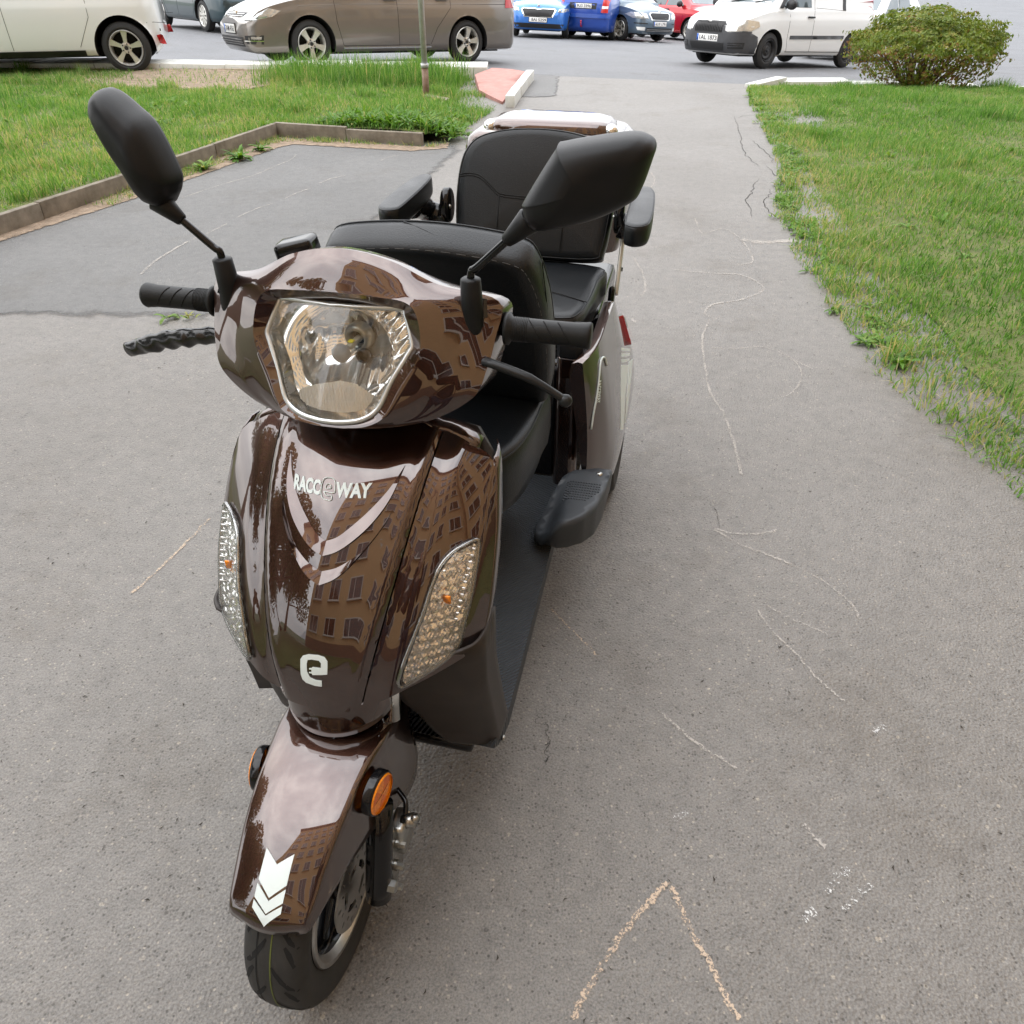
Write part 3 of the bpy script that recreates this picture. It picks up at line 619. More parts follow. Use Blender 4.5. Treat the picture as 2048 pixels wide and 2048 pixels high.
# ================================================================ parked cars
CGLASS = pm('car_glass', (.055, .085, .095), rough=.03, spec=.9, coat=.5); CBLK = pm('car_black_trim', (.018, .018, .019), rough=.5); CTYRE = pm('car_tyre', (.020, .020, .020), rough=.75, vary=.15, vscale=20)
CALLOY = pm('alloy_wheel', (.62, .61, .57), rough=.30, metal=.6); CDARKW = pm('steel_wheel_black', (.022, .022, .023), rough=.5); CLAMP = pm('headlamp_glass', (.55, .58, .58), rough=.08, metal=.65, coat=1, vary=.25, vscale=9)
CLAMPW = pm('clear_headlamp', (.52, .53, .50), rough=.10, metal=.5, coat=1, vary=.2, vscale=12); CTAIL = pm('tail_lamp', (.50, .018, .02), rough=.15, coat=.8); CWHITEL = pm('white_lamp', (.75, .75, .72), rough=.2)
PLATE = pm('plate_white', (.78, .78, .76), rough=.4); PLB = pm('plate_blue', (.02, .12, .50), rough=.4); PLT = pm('plate_text', (.015, .015, .02), rough=.5); CCHR = bpy.data.materials['chrome'] if 'chrome' in bpy.data.materials else pm('chrome', (.82, .82, .80), rough=.06, metal=1)
CREFR = pm('red_reflector', (.45, .02, .02), rough=.2); CDARK = pm('wheel_well', (.008, .008, .008), rough=.95)  # even near-black for wheel wells, rim backs, undersides and door gaps
def carpaint(name, col, metal=.0, rough=.28): return pm(name, col, rough=rough, metal=metal, coat=.9, coat_r=.03)
WCACHE = {}
def wheel_mesh(kind, r, w):
    k = (kind, r, w)
    if k in WCACHE: return WCACHE[k]
    rr = r * (.68 if kind != 'steel' else .60)
    ty = lathe([(-w / 2 + .02, rr), (-w / 2, rr + .03), (-w / 2 + .004, r - .045), (-w / 2 + .03, r - .008), (0, r), (w / 2 - .03, r - .008), (w / 2 - .004, r - .045), (w / 2, rr + .03), (w / 2 - .02, rr)], 40, 'y')
    parts = [lathe([(w / 2 - .012, rr + .004), (w / 2 - .004, rr - .004), (w / 2 - .03, rr - .022), (-w / 4, rr - .03)], 40, 'y')]
    if kind.startswith('five'):
        for i in range(5):
            a = 2 * math.pi * i / 5 + (math.pi / 2)
            wd = .043 if kind == 'five' else .036
            V = []
            for rad, ww, y in ((.05, wd * .62, w / 2 - .030), (rr * .55, wd * .72, w / 2 - .022), (rr - .012, wd * 1.15, w / 2 - .016)):
                for s_, dy in ((-1, 0), (1, 0), (1, -.05), (-1, -.05)):
                    V.append((rad * math.cos(a) - s_ * ww * math.sin(a), y + dy, rad * math.sin(a) + s_ * ww * math.cos(a)))
            F = [(4 * j + q, 4 * j + (q + 1) % 4, 4 * j + 4 + (q + 1) % 4, 4 * j + 4 + q) for j in range(2) for q in range(4)]
            parts.append((V, F))
        parts.append(lathe([(w / 2 - .06, .07), (w / 2 - .028, .068), (w / 2 - .022, .045), (w / 2 - .028, .03), (w / 2 - .028, 0)], 24, 'y'))
    elif kind == 'steel':
        parts.append(lathe([(-w / 4, rr - .03), (w / 2 - .06, rr - .03), (w / 2 - .045, rr * .72), (w / 2 - .055, rr * .5), (w / 2 - .03, .06), (w / 2 - .028, 0)], 36, 'y'))
    else:      # plastic cover with many slots
        for i in range(10):
            a = 2 * math.pi * i / 10; V = []
            for rad, ww in ((.04, .014), (rr - .01, .034)):
                for s_, dy in ((-1, 0), (1, 0), (1, -.03), (-1, -.03)): V.append((rad * math.cos(a) - s_ * ww * math.sin(a), w / 2 - .02 + dy, rad * math.sin(a) + s_ * ww * math.cos(a)))
            parts.append((V, [(q, (q + 1) % 4, 4 + (q + 1) % 4, 4 + q) for q in range(4)]))
        parts.append(lathe([(w / 2 - .05, .06), (w / 2 - .014, .055), (w / 2 - .012, 0)], 24, 'y'))
    bk = lathe([(-w / 4, rr - .028), (-.02, rr * .7), (0, .05), (.0, 0)], 32, 'y')
    nuts = [lathe([(w / 2 - .03, .010), (w / 2 - .016, .010), (w / 2 - .015, 0)], 8, 'y', (.052 * math.cos(2 * math.pi * i / 5 + .6), 0, .052 * math.sin(2 * math.pi * i / 5 + .6))) for i in range(5)]
    nuts.append(lathe([(w / 2 - .02, .026), (w / 2 - .012, .024), (w / 2 - .010, 0)], 16, 'y'))
    def mk(nm, vf, m, auto=35):
        me = bpy.data.meshes.new(nm); me.from_pydata([tuple(p) for p in vf[0]], [], [tuple(q) for q in vf[1]]); me.update(); me.shade_smooth(); me.set_sharp_from_angle(angle=R(auto)); me.materials.append(m); return me
    WCACHE[k] = (mk('wheel', ty, CTYRE), mk('rim', join(*parts), CDARKW if kind == 'steel' else CALLOY), mk('rim_back', bk, CDARK), mk('hub_nuts', join(*nuts), CBLK))
    return WCACHE[k]
def car(name, label, at, rz, L, W, front, wb, r, top, belt, zb=.20, wheel='five', ww=.205, paint=None, group='cars parked on the road', dx=None, plan=None, arch=.055, roofin=.17, well=True):
    """body lofted along x (front = +x); at = ground point under the front axle"""
    f = Vector((math.cos(rz), math.sin(rz))); xa = L / 2 - front
    loc = Vector((*at, 0)) - Vector((f.x, f.y, 0)) * xa
    za, zc = gz(at[0], at[1]), gz(at[0] - f.x * wb, at[1] - f.y * wb)
    pitch = math.atan2(za - zc, wb); lx, ly = Vector((-f.y, f.x)), None
    roll = math.atan2(gz(loc.x + lx.x * .7, loc.y + lx.y * .7) - gz(loc.x - lx.x * .7, loc.y - lx.y * .7), 1.4)
    root = empty(name, (loc.x, loc.y, za + (zc - za) * xa / wb)); root.rotation_euler = (roll, -pitch, rz); tag(root, label, 'car', group)
    ft, fb = interp(*zip(*top)), interp(*zip(*belt))
    pl = plan or [(-L / 2, .66), (-L / 2 + .05, .80), (-L / 2 + .22, .945), (-L / 2 + .7, .99), (0, 1), (L / 2 - .9, .985), (L / 2 - .45, .93), (L / 2 - .18, .85), (L / 2 - .05, .74), (L / 2, .60)]
    fp = interp(*zip(*pl))
    xs = sorted(set(list(np.linspace(-L / 2, L / 2, 84)) + [-L / 2 + .02, L / 2 - .02, -L / 2 + .06, L / 2 - .06]))
    NS = 17; rings = []
    def endf(x): return min(1, (L / 2 - abs(x)) / .16)
    for x in xs:
        w = fp(x) * W / 2; e_ = endf(x); z0 = zb + (.16 if x > 0 else .12) * (1 - e_) ** 2; bz = fb(x) - .05 * (1 - e_) ** 2; tz = ft(x) - .02 * (1 - e_) ** 2
        bz = min(bz, tz - .01); rr_ = [(x, 0, z0), (x, w * .80, z0), (x, w * .93, z0 + .02)]
        for t in np.linspace(0, 1, NS):
            z = z0 + .07 + (bz - z0 - .07) * t; q = (z - (z0 + bz) / 2) / ((bz - z0) / 2)
            rr_.append((x, w * (1 - .035 * abs(q) ** 2.4 - (.012 if q > .72 else 0)), z))
        ys = rr_[-1][1]; hgt = tz - bz
        inn = roofin * min(1, hgt / .5)
        if hgt > .12:
            for t in (.02, .25, .5, .75, .90): rr_.append((x, ys - .012 - inn * t, bz + .012 + (hgt - .07) * t))
            rr_ += [(x, ys - inn - .045, tz - .028), (x, ys - inn - .12, tz - .008), (x, (ys - inn) * .5, tz + .012), (x, 0, tz + .018)]
        else:
            for t in (.12, .25, .38, .5, .62): rr_.append((x, ys * (1 - t * .8), bz + hgt * math.sin(t * math.pi / 2)))
            rr_ += [(x, ys * .40, bz + hgt * .93), (x, ys * .28, bz + hgt * .97), (x, ys * .12, bz + hgt), (x, 0, bz + hgt + .004)]
        rings.append(rr_)
    m = len(rings[0]); half = [[Vector(p) for p in r] for r in rings]
    R_ = r + arch; ax_ = [(xa, r), (xa - wb, r)]; dead = set()
    for i, rg_ in enumerate(half):
        for k in range(0, 3 + NS):
            for cx, cz in ax_:
                d = Vector((rg_[k].x - cx, rg_[k].z - cz))
                if d.length < R_:
                    dead.add((i, k))
    F = []; V = []; ix = {}
    def vid(i, k, s_):
        key = (i, k, s_ if half[i][k].y > 1e-6 else 0)
        if key not in ix:
            p = half[i][k].copy()
            if (i, k) in dead and k > 1:
                for cx, cz in ax_:
                    d = Vector((p.x - cx, p.z - cz))
                    if d.length < R_:
                        d = d.normalized() * R_ if d.length > 1e-4 else Vector((0, R_)); p.x, p.z = cx + d.x, cz + d.y
            ix[key] = len(V); V.append((p.x, p.y * s_, p.z))
        return ix[key]
    for s_ in (1, -1):
        for i in range(len(half) - 1):
            for k in range(m - 1):
                q4 = [(i, k), (i + 1, k), (i + 1, k + 1), (i, k + 1)]
                if all(q in dead for q in q4): continue
                q = [vid(a, b, s_) for a, b in q4]
                q = list(dict.fromkeys(q))
                if len(q) > 2: F.append(tuple(q if s_ < 0 else reversed(q)))
        for i, rev in ((0, 1), (len(half) - 1, 0)):
            for k in range(1, m - 1):
                q = list(dict.fromkeys([vid(i, 0, s_), vid(i, k, s_), vid(i, k + 1, s_)]))
                if len(q) == 3: F.append(tuple(q if (s_ > 0) != bool(rev) else reversed(q)))
    body = obj('body', (V, F), paint, root, auto=38)
    T = BVHTree.FromPolygons(V, F)
    def shot(o, d):
        h = T.ray_cast(Vector(o), Vector(d)); return h[0]
    def FR(y, z):
        h = shot((L, y, z), (-1, 0, 0)); return tuple(h) if h else (L / 2 - .3, y, z)
    def RE(y, z):
        h = shot((-L, y, z), (1, 0, 0)); return tuple(h) if h else (-L / 2 + .2, y, z)
    def SD(s_):
        def g(x, z):
            h = shot((x, 3 * s_, z), (0, -s_, 0)); return tuple(h) if h else (x, W / 2 * s_ * .9, z)
        return g
    def front_(nm, poly, mat, off=.006, h=.06, th=.006, both=False, parent=None):
        o = [obj(nm, patch(FR, poly, h, off, th), mat, parent or root)]
        if both: o.append(obj(nm, patch(FR, [(-a, b) for a, b in poly][::-1], h, off, th), mat, parent or root))
        return o
    def rear_(nm, poly, mat, off=.006, h=.06, th=.006, both=False, parent=None):
        o = [obj(nm, patch(RE, poly, h, off, th, flip=True), mat, parent or root)]
        if both: o.append(obj(nm, patch(RE, [(-a, b) for a, b in poly][::-1], h, off, th, flip=True), mat, parent or root))
        return o
    def side_(nm, poly, mat, off=.004, h=.09, th=.004, sides=(1, -1), parent=None):
        return [obj(nm, patch(SD(s_), poly, h, off, th, flip=s_ > 0), mat, parent or root) for s_ in sides]
    for s_ in (1, -1):
        for cx, cz in ax_:
            a0 = [cx + R_ * math.cos(t) for t in np.linspace(R(-12), R(192), 26)]; az = [cz + R_ * math.sin(t) for t in np.linspace(R(-12), R(192), 26)]
            rim_pts = []
            for x, z in zip(a0, az):
                xx = cx + (x - cx) * 1.03; zz = cz + (z - cz) * 1.03; h = shot((xx, 3 * s_, zz), (0, -s_, 0))
                yy = abs(h.y) if h and abs(h.y) > W * .38 else W / 2 * fp(cx) * .97
                rim_pts.append(Vector((x, yy * s_, z)))
            inn_ = [Vector((p.x, s_ * (W / 2 - .42), p.z)) for p in rim_pts]
            VV = [tuple(p) for p in rim_pts] + [tuple(p) for p in inn_]; n_ = len(rim_pts); FF = [(j, j + 1, n_ + j + 1, n_ + j) for j in range(n_ - 1)] + [tuple(range(n_, 2 * n_))]
            obj('wheel_arch', (VV, FF), CDARK, root, smooth=False)
            a_, b_, c_, d_ = wheel_mesh(wheel, r, ww); rt = (0, 0, 0) if s_ > 0 else (0, 0, math.pi)
            w_ = obj('wheel', a_, None, root, loc=(cx, s_ * (W / 2 - ww / 2 - .035), cz), rot=rt)
            w_.rotation_euler = (0, rng.uniform(0, 1.2), 0) if s_ > 0 else (0, rng.uniform(0, 1.2), math.pi)
            for nm, me in (('rim', b_), ('rim_back', c_), ('hub_nuts', d_)): obj(nm, me, None, w_)
    obj('underbody', box((0, 0, zb + .04), (L * .86, W * .70, .12)), CDARK, root, smooth=False)  # car underside as a near-black box, added for the shade below
    def plate(txt, front=True, y=0, z=.5, eu=True):
        S0 = FR(0, z) if front else RE(0, z); sx = 1 if front else -1; x = max((FR if front else RE)(a, z + b)[0] * sx for a in (-.2, 0, .2) for b in (-.05, .05)) * sx
        o = obj('number_plate', box((x + sx * .010, y, z), (.014, .52, .115), .003), PLATE, root)
        obj('plate_band', box((x + sx * .0115, y - sx * (.26 - .022) * 1, z), (.014, .04, .108)), PLB, o) if eu else None
        fx = x + sx * .0185; lw = .43
        vf = lettering(txt, (lambda u, v: (fx, y + sx * (u - .19), z - .037 + v)), lw, .074, .012, .0005)
        obj('lettering', vf, PLT, o, smooth=False); obj('plate_holder', box((x + sx * .004, y, z), (.012, .55, .14), .004), CBLK, o)
        return o
    def gap(pts, w=.006, nm='door_gap', sides=(1, -1), mat=None, off=.0015):
        for s_ in sides:
            g = SD(s_); P = []
            for a, b in zip(pts[:-1], pts[1:]):
                k = max(2, int(math.hypot(b[0] - a[0], b[1] - a[1]) / .08))
                P += [Vector(g(a[0] + (b[0] - a[0]) * t / k, a[1] + (b[1] - a[1]) * t / k)) for t in range(k)]
            P.append(Vector(g(*pts[-1]))); obj(nm, tube([p + Vector((0, s_ * off * .3, 0)) for p in P], w * .5, 5), mat or CDARK, root)
    def mirror_(x, z, col):
        for s_ in (1, -1):
            p = Vector(SD(s_)(x, z)); o = obj('door_mirror', xf(lathe([(-.05, 0), (-.045, .055), (-.01, .085), (.05, .078), (.055, .0)], 20, 'x'), Matrix.Translation(p + Vector((0, s_ * .13, .05))) @ Matrix.Diagonal((1, 1.25, 1, 1))), col, root); obj('mirror_arm', tube([p, p + Vector((0, s_ * .09, .03))], .022, 8), CBLK, o)
    def handle(x, z, mat, sides=(1, -1)):
        for s_ in sides:
            p = Vector(SD(s_)(x, z)); obj('door_handle', join(box(p + Vector((0, s_ * .022, 0)), (.20, .022, .030), .008), box(p + Vector((.08, s_ * .01, 0)), (.03, .03, .024), .004), box(p + Vector((-.08, s_ * .01, 0)), (.03, .03, .024), .004)), mat, root)
    def strip(x0, x1, zt0, zt1, wid, nm, mat): side_(nm, [(x0, zt0 - wid), (x1, zt1 - wid), (x1, zt1 + wid), (x0, zt0 + wid)], mat, .010, .12, .010)
    class K: pass
    k = K(); k.root, k.FR, k.RE, k.SD, k.front, k.rear, k.side, k.plate, k.gap, k.mirror, k.handle, k.strip, k.xa, k.L, k.shot = root, FR, RE, SD, front_, rear_, side_, plate, gap, mirror_, handle, strip, xa, L, shot
    return k
def screen(k, poly, nm='windscreen', front=True):
    S = k.FR if front else k.RE
    obj(nm, patch(S, poly, .09, .004, 0, flip=not front), CGLASS, k.root)
def badge(k, y, z, r, mat=None, front=True, ring=True, glyph=None):
    S = k.FR if front else k.RE; x = S(y, z)[0]; sx = 1 if front else -1
    o = obj('emblem', join(lathe([(x - sx * .01, r), (x + sx * .018, r), (x + sx * .020, r * .84), (x + sx * .012, r * .82)], 28, 'x', (0, y, z)), lathe([(x + sx * .008, r * .9), (x + sx * .008, 0)], 24, 'x', (0, y, z))), mat or CCHR, k.root, auto=40)
    if glyph:
        for g in glyph: obj('emblem_stroke', tube([(x + sx * .013, y + a * r, z + b * r) for a, b in g], r * .085, 6), CCHR, o)
    return o

# --- grey-brown estate car, side on, nose towards the left
P1 = carpaint('greybrown_metallic', (.205, .185, .165), .55, .32)
k = car('estate_car', 'metallic grey-brown estate car parked side on behind the white kerb and the pole', (-3.50, 14.30), R(180 + 33), 4.74, 1.80, .95, 2.72, .318,
        [(-2.28, .92), (-2.24, 1.02), (-2.05, 1.36), (-1.90, 1.43), (-1.2, 1.475), (0, 1.48), (.30, 1.46), (.62, 1.36), (1.28, 1.00), (1.45, .965), (1.9, .88), (2.15, .78), (2.28, .66)],
        [(-2.28, .86), (-2.1, .945), (-1, .94), (.6, .925), (1.2, .90), (1.5, .885), (1.9, .81), (2.15, .72), (2.28, .60)], .19, 'five', .205, P1)
k.side('side_window', [(.92, .97), (1.02, .965), (.30, 1.36), (.15, 1.38), (.12, .97)], CGLASS, .005); k.side('side_window', [(.07, .97), (.10, 1.385), (-.75, 1.385), (-.85, .975)], CGLASS, .005); k.side('side_window', [(-.92, .975), (-.83, 1.38), (-1.75, 1.35), (-1.95, 1.02), (-1.9, .985)], CGLASS, .005)
screen(k, [(-.66, 1.04), (.66, 1.04), (.54, 1.38), (-.54, 1.38)]); screen(k, [(-.58, 1.05), (.58, 1.05), (.50, 1.34), (-.50, 1.34)], 'rear_window', False)
k.front('headlight', [(.42, .635), (.55, .610), (.75, .615), (.82, .66), (.835, .73), (.79, .765), (.66, .74), (.48, .69)], CLAMP, .008, both=True)
k.front('grille', [(-.40, .655), (.40, .655), (.46, .705), (-.46, .705)], CBLK, .004); k.front('grille_bar', [(-.41, .678), (.41, .678), (.42, .686), (-.42, .686)], CCHR, .012, th=.008); k.front('grille_bar', [(-.40, .652), (.40, .652), (.40, .658), (-.40, .658)], CCHR, .010)
badge(k, 0, .690, .062, CCHR, glyph=[[(-.6, .55), (-.28, -.05), (0, .35), (.28, -.05), (.6, .55)], [(-.62, .2), (-.35, -.62), (0, .0), (.35, -.62), (.62, .2)]])
k.front('lower_grille', [(-.50, .275), (.50, .275), (.56, .40), (-.56, .40)], CBLK, .004)
for z in (.305, .335, .365): k.front('grille_bar', [(-.50, z), (.50, z), (.50, z + .007), (-.50, z + .007)], P1, .010, th=.008)
k.front('fog_lamp_bay', [(.60, .315), (.78, .315), (.79, .43), (.60, .42)], CBLK, .004, both=True); k.front('fog_lamp', [(.70, .378), (.775, .378), (.78, .412), (.70, .412)], CLAMPW, .012, both=True); k.front('bumper_trim', [(.58, .350), (.785, .352), (.785, .362), (.58, .360)], CCHR, .010, both=True)
k.plate('7AM 4763', True, 0, .50)
k.gap([(1.02, .955), (1.00, .60), (.92, .30)]); k.gap([(-.02, .96), (-.03, .28)]); k.gap([(-.98, .97), (-.98, .80), (-.72, .52), (-.60, .30)]); k.gap([(.92, .29), (-.58, .29)])
k.gap([(1.6, .80), (.9, .825), (-.9, .845), (-2.1, .855)], .007, 'body_crease', mat=P1); k.gap([(-1.2, .845), (-2.2, .85)], .005)
k.strip(.92, -.60, .262, .262, .007, 'sill_trim', CCHR)
k.handle(.10, .895, P1); k.handle(-.82, .905, P1); k.mirror(.80, .97, P1)
k.rear('tail_light', [(.52, .80), (.80, .80), (.80, .96), (.60, .98)], CTAIL, .012, both=True); k.side('tail_light', [(-2.21, .80), (-2.04, .80), (-2.08, .975), (-2.16, .985)], CTAIL, .010, .05)
k.plate('7AM 4763', False, 0, .72); k.side('roof_rail', [(.1, 1.425), (-1.75, 1.40), (-1.75, 1.42), (.1, 1.445)], CCHR, .03, .2, .03)

# --- white small van, three-quarter view
P2 = carpaint('white_car_paint', (.72, .73, .72), 0, .3); GREYP = pm('grey_bumper_plastic', (.055, .057, .062), rough=.55, vary=.1, vscale=12, bump=.2, bscale=300, bdist=.001)
k = car('panel_van', 'small white van with unpainted dark grey bumper parked beyond the right lawn', (4.42, 17.75), R(216), 4.20, 1.70, .86, 2.60, .300,
        [(-2.10, 1.10), (-2.05, 1.45), (-1.9, 1.60), (-1.2, 1.66), (0, 1.66), (.35, 1.63), (.62, 1.52), (1.22, 1.06), (1.40, .985), (1.75, .90), (2.0, .80), (2.10, .70)],
        [(-2.10, .98), (-1.9, 1.02), (0, .98), (.7, .955), (1.25, .93), (1.5, .885), (1.8, .80), (2.0, .70), (2.10, .60)], .21, 'steel', .17, P2, dx=0,
        plan=[(-2.10, .84), (-2.05, .93), (-1.9, .98), (-1.2, 1), (.8, 1), (1.3, .98), (1.7, .93), (1.92, .84), (2.05, .68), (2.10, .52)])
bz = [(-.74, .27), (-.60, .245), (.60, .245), (.74, .27), (.77, .50), (.77, .60), (.62, .585), (.47, .575), (.40, .60), (.38, .70), (-.38, .70), (-.40, .60), (-.47, .575), (-.62, .585), (-.77, .60), (-.77, .50)]
k.front('front_bumper', bz, GREYP, .014, th=.014); k.side('front_bumper', [(1.56, .245), (1.93, .25), (1.95, .60), (1.86, .60), (1.63, .52)], GREYP, .014, .05, .014)
k.front('grille', [(-.33, .565), (.33, .565), (.37, .70), (.34, .735), (-.34, .735), (-.37, .70)], CBLK, .020)
for i in range(17): k.front('grille_bar', [(-.32 + i * .04 - .005, .575), (-.32 + i * .04 + .005, .575), (-.32 + i * .04 + .005, .715), (-.32 + i * .04 - .005, .715)], CDARKW, .030, th=.012)
k.front('headlight', [(.45, .590), (.62, .595), (.77, .615), (.80, .68), (.785, .755), (.70, .775), (.52, .735), (.46, .68)], CLAMPW, .012, both=True)
badge(k, 0, .715, .045, CCHR, glyph=[[(-.5, -.4), (.5, .45)], [(-.5, .05), (.2, .6)]])
k.front('lower_grille', [(-.40, .285), (.40, .285), (.42, .395), (-.42, .395)], CBLK, .019); k.front('bumper_slot', [(.50, .315), (.72, .32), (.73, .42), (.50, .41)], CBLK, .019, both=True)
for z in (.345, .375): k.front('bumper_rib', [(.50, z), (.72, z + .004), (.72, z + .014), (.50, z + .010)], GREYP, .028, th=.012, both=True)
k.plate('1AL 1873', True, 0, .47)
screen(k, [(-.66, 1.06), (.66, 1.06), (.56, 1.54), (-.56, 1.54)]); k.side('side_window', [(.98, 1.01), (.15, 1.02), (.20, 1.52), (.50, 1.52)], CGLASS, .006); k.side('window_frame', [(1.10, .985), (1.0, .985), (.47, 1.54), (.55, 1.55)], CBLK, .008, .05)
k.side('window_pillar', [(-.96, 1.00), (-.86, 1.00), (-.86, 1.54), (-.96, 1.54)], CBLK, .006)
k.strip(.72, -1.02, .525, .545, .030, 'rub_strip', GREYP); k.gap([(.80, .96), (.80, .50), (.74, .29)]); k.gap([(.05, 1.55), (.05, .80), (.02, .29)]); k.gap([(.0, 1.02), (-.95, 1.0)], .006); k.gap([(.78, .285), (-1.0, .285)], .012)
k.handle(.16, .865, CBLK); k.mirror(.92, 1.00, CBLK); k.rear('tail_light', [(.68, .85), (.78, .85), (.76, 1.2), (.68, 1.2)], CTAIL, both=True); screen(k, [(-.55, 1.05), (.55, 1.05), (.5, 1.45), (-.5, 1.45)], 'rear_window', False)
for y in (.28, -.30):
    p0 = Vector(k.FR(y, 1.07)); p1 = Vector(k.FR(y + .42, 1.12)); obj('wiper', tube([p0 + Vector((.02, 0, 0)), p1 + Vector((.025, 0, .005))], .010, 6), CBLK, k.root)

# --- white car at the far left, tail towards the right
k = car('hatchback', 'white car at the left edge with a small red reflector low on its rear bumper', (-8.05, 12.80), R(180 + 16), 3.74, 1.74, .80, 2.45, .322,
        [(-2.0, .98), (-1.95, 1.25), (-1.7, 1.50), (-.8, 1.56), (.2, 1.55), (.55, 1.45), (1.1, 1.05), (1.3, .98), (1.75, .86), (2.0, .68)], [(-2.0, .90), (-1.8, .96), (0, .95), (1.0, .92), (1.5, .84), (2.0, .62)], .22, 'five_thin', .205, carpaint('cream_white_paint', (.70, .71, .70), 0, .3), arch=.075)
k.side('side_window', [(.85, 1.0), (.1, 1.0), (.12, 1.45), (.40, 1.43)], CGLASS, .006); k.side('side_window', [(.0, 1.0), (-.95, 1.02), (-.9, 1.44), (.02, 1.46)], CGLASS, .006); screen(k, [(-.6, 1.05), (.6, 1.05), (.5, 1.46), (-.5, 1.46)]); screen(k, [(-.55, 1.06), (.55, 1.06), (.48, 1.42), (-.48, 1.42)], 'rear_window', False)
k.side('red_reflector', [(-1.93, .36), (-1.83, .36), (-1.81, .46), (-1.90, .47)], CREFR, .012, .05, .01); k.side('sensor', [(-1.89, .52), (-1.875, .52), (-1.875, .55), (-1.89, .55)], CBLK, .006, .03)
k.gap([(-1.0, .96), (-1.0, .70), (-.80, .35)]); k.gap([(.05, .98), (.05, .32)]); k.gap([(-1.55, .62), (-1.98, .62)], .006); k.rear('tail_light', [(.60, 1.02), (.70, 1.02), (.68, 1.3), (.60, 1.3)], CTAIL, both=True)
k.side('sill_cladding', [(1.0, .24), (-.85, .24), (-.85, .31), (1.0, .31)], CBLK, .012)

def simple(name, lab, at, rz, col, L=4.3, W=1.78, H=1.46, wheel='five_thin', metal=.35, r=.315, estate=False, plan=None):
    rear_ = [(-L / 2, .92), (-L / 2 + .06, 1.06), (-L / 2 + .35, H - .08)] if estate else [(-L / 2, .92), (-L / 2 + .05, 1.02), (-L / 2 + .55, H - .12)]
    return car(name, lab, at, rz, L, W, .86, 2.58, r, rear_ + [(-L * .25, H - .015), (0, H), (L * .07, H - .02), (L * .13, H - .10), (L * .29, 1.01), (L * .33, .965), (L * .42, .89), (L * .475, .80), (L / 2, .66)],
               [(-L / 2, .84), (-L / 2 + .2, .94), (0, .93), (L * .28, .90), (L * .34, .875), (L * .42, .81), (L * .475, .72), (L / 2, .60)], .20, wheel, .20, carpaint(lab.split()[0] + '_paint', col, metal), plan=plan)
def glaze(k, L, H, roofx=.0):
    k.side('side_window', [(L * .21, .98), (.04, .98), (.06, H - .10), (L * .085, H - .12)], CGLASS, .005); k.side('side_window', [(-.02, .98), (-.88, .985), (-.80, H - .10), (0, H - .095)], CGLASS, .005)
    screen(k, [(-.64, 1.05), (.64, 1.05), (.53, H - .09), (-.53, H - .09)]); screen(k, [(-.56, 1.06), (.56, 1.06), (.48, H - .13), (-.48, H - .13)], 'rear_window', False)
    k.gap([(L * .235, .93), (L * .22, .55), (L * .20, .30)]); k.gap([(.0, .95), (-.01, .29)]); k.gap([(-.95, .96), (-.9, .62), (-.7, .30)]); k.mirror(L * .19, .97, CBLK); k.handle(.13, .87, CBLK); k.handle(-.75, .88, CBLK)
# bright blue car, nose on
k = simple('hatchback', 'bright blue hatchback facing the camera, half hidden by the tail of the grey-brown estate', (.86, 27.55), R(262), (.03, .17, .56), 4.35, 1.79, 1.47)
glaze(k, 4.35, 1.47)
k.front('grille_surround', [(-.42, .52), (.42, .52), (.52, .70), (.47, .745), (.12, .745), (0, .725), (-.12, .745), (-.47, .745), (-.52, .70)], CCHR, .008, .05); k.front('grille', [(-.39, .54), (.39, .54), (.475, .69), (.44, .72), (.12, .722), (0, .70), (-.12, .722), (-.44, .72), (-.475, .69)], CBLK, .016, .05)
k.front('headlight', [(.56, .66), (.70, .655), (.84, .70), (.83, .76), (.60, .735)], CLAMPW, .008, both=True); k.front('lower_grille', [(-.70, .255), (.70, .255), (.76, .37), (-.76, .37)], CBLK, .005); k.plate('8AI 5259', True, 0, .46, False); badge(k, 0, .795, .040, CCHR)
# royal blue estate, tail on
k = simple('estate_car', 'royal blue estate car showing its tail lights and tow bar', (3.30, 30.6), R(70), (.008, .055, .33), 4.45, 1.74, 1.46, estate=True, metal=.2, plan=[(-2.225, .82), (-2.18, .90), (-2.0, .96), (-1.5, .99), (0, 1), (1.3, .985), (1.75, .93), (2.05, .82), (2.17, .66), (2.225, .50)])
glaze(k, 4.45, 1.46); k.rear('tail_light', [(.56, .70), (.76, .70), (.76, 1.02), (.60, 1.02)], CTAIL, .010, both=True); k.rear('tail_lamp_band', [(.58, .80), (.75, .80), (.75, .86), (.58, .86)], CWHITEL, .014, both=True); k.rear('plate_recess', [(-.40, .78), (.40, .78), (.42, .93), (-.42, .93)], CBLK, .003)
k.plate('9U3 3396', False, 0, .855); k.rear('rear_bumper', [(-.80, .56), (.80, .56), (.80, .66), (-.80, .66)], carpaint('bumper_blue', (.012, .07, .36), .1), .030, th=.03)
obj('tow_bar', join(tube([(-2.0, 0, .34), (-2.30, 0, .34), (-2.34, 0, .40), (-2.34, 0, .45)], .018, 8), lathe([(.44, .0), (.45, .022), (.47, .027), (.49, .020), (.495, 0)], 12, 'z', (-2.34, 0, 0))), CREFR, k.root)
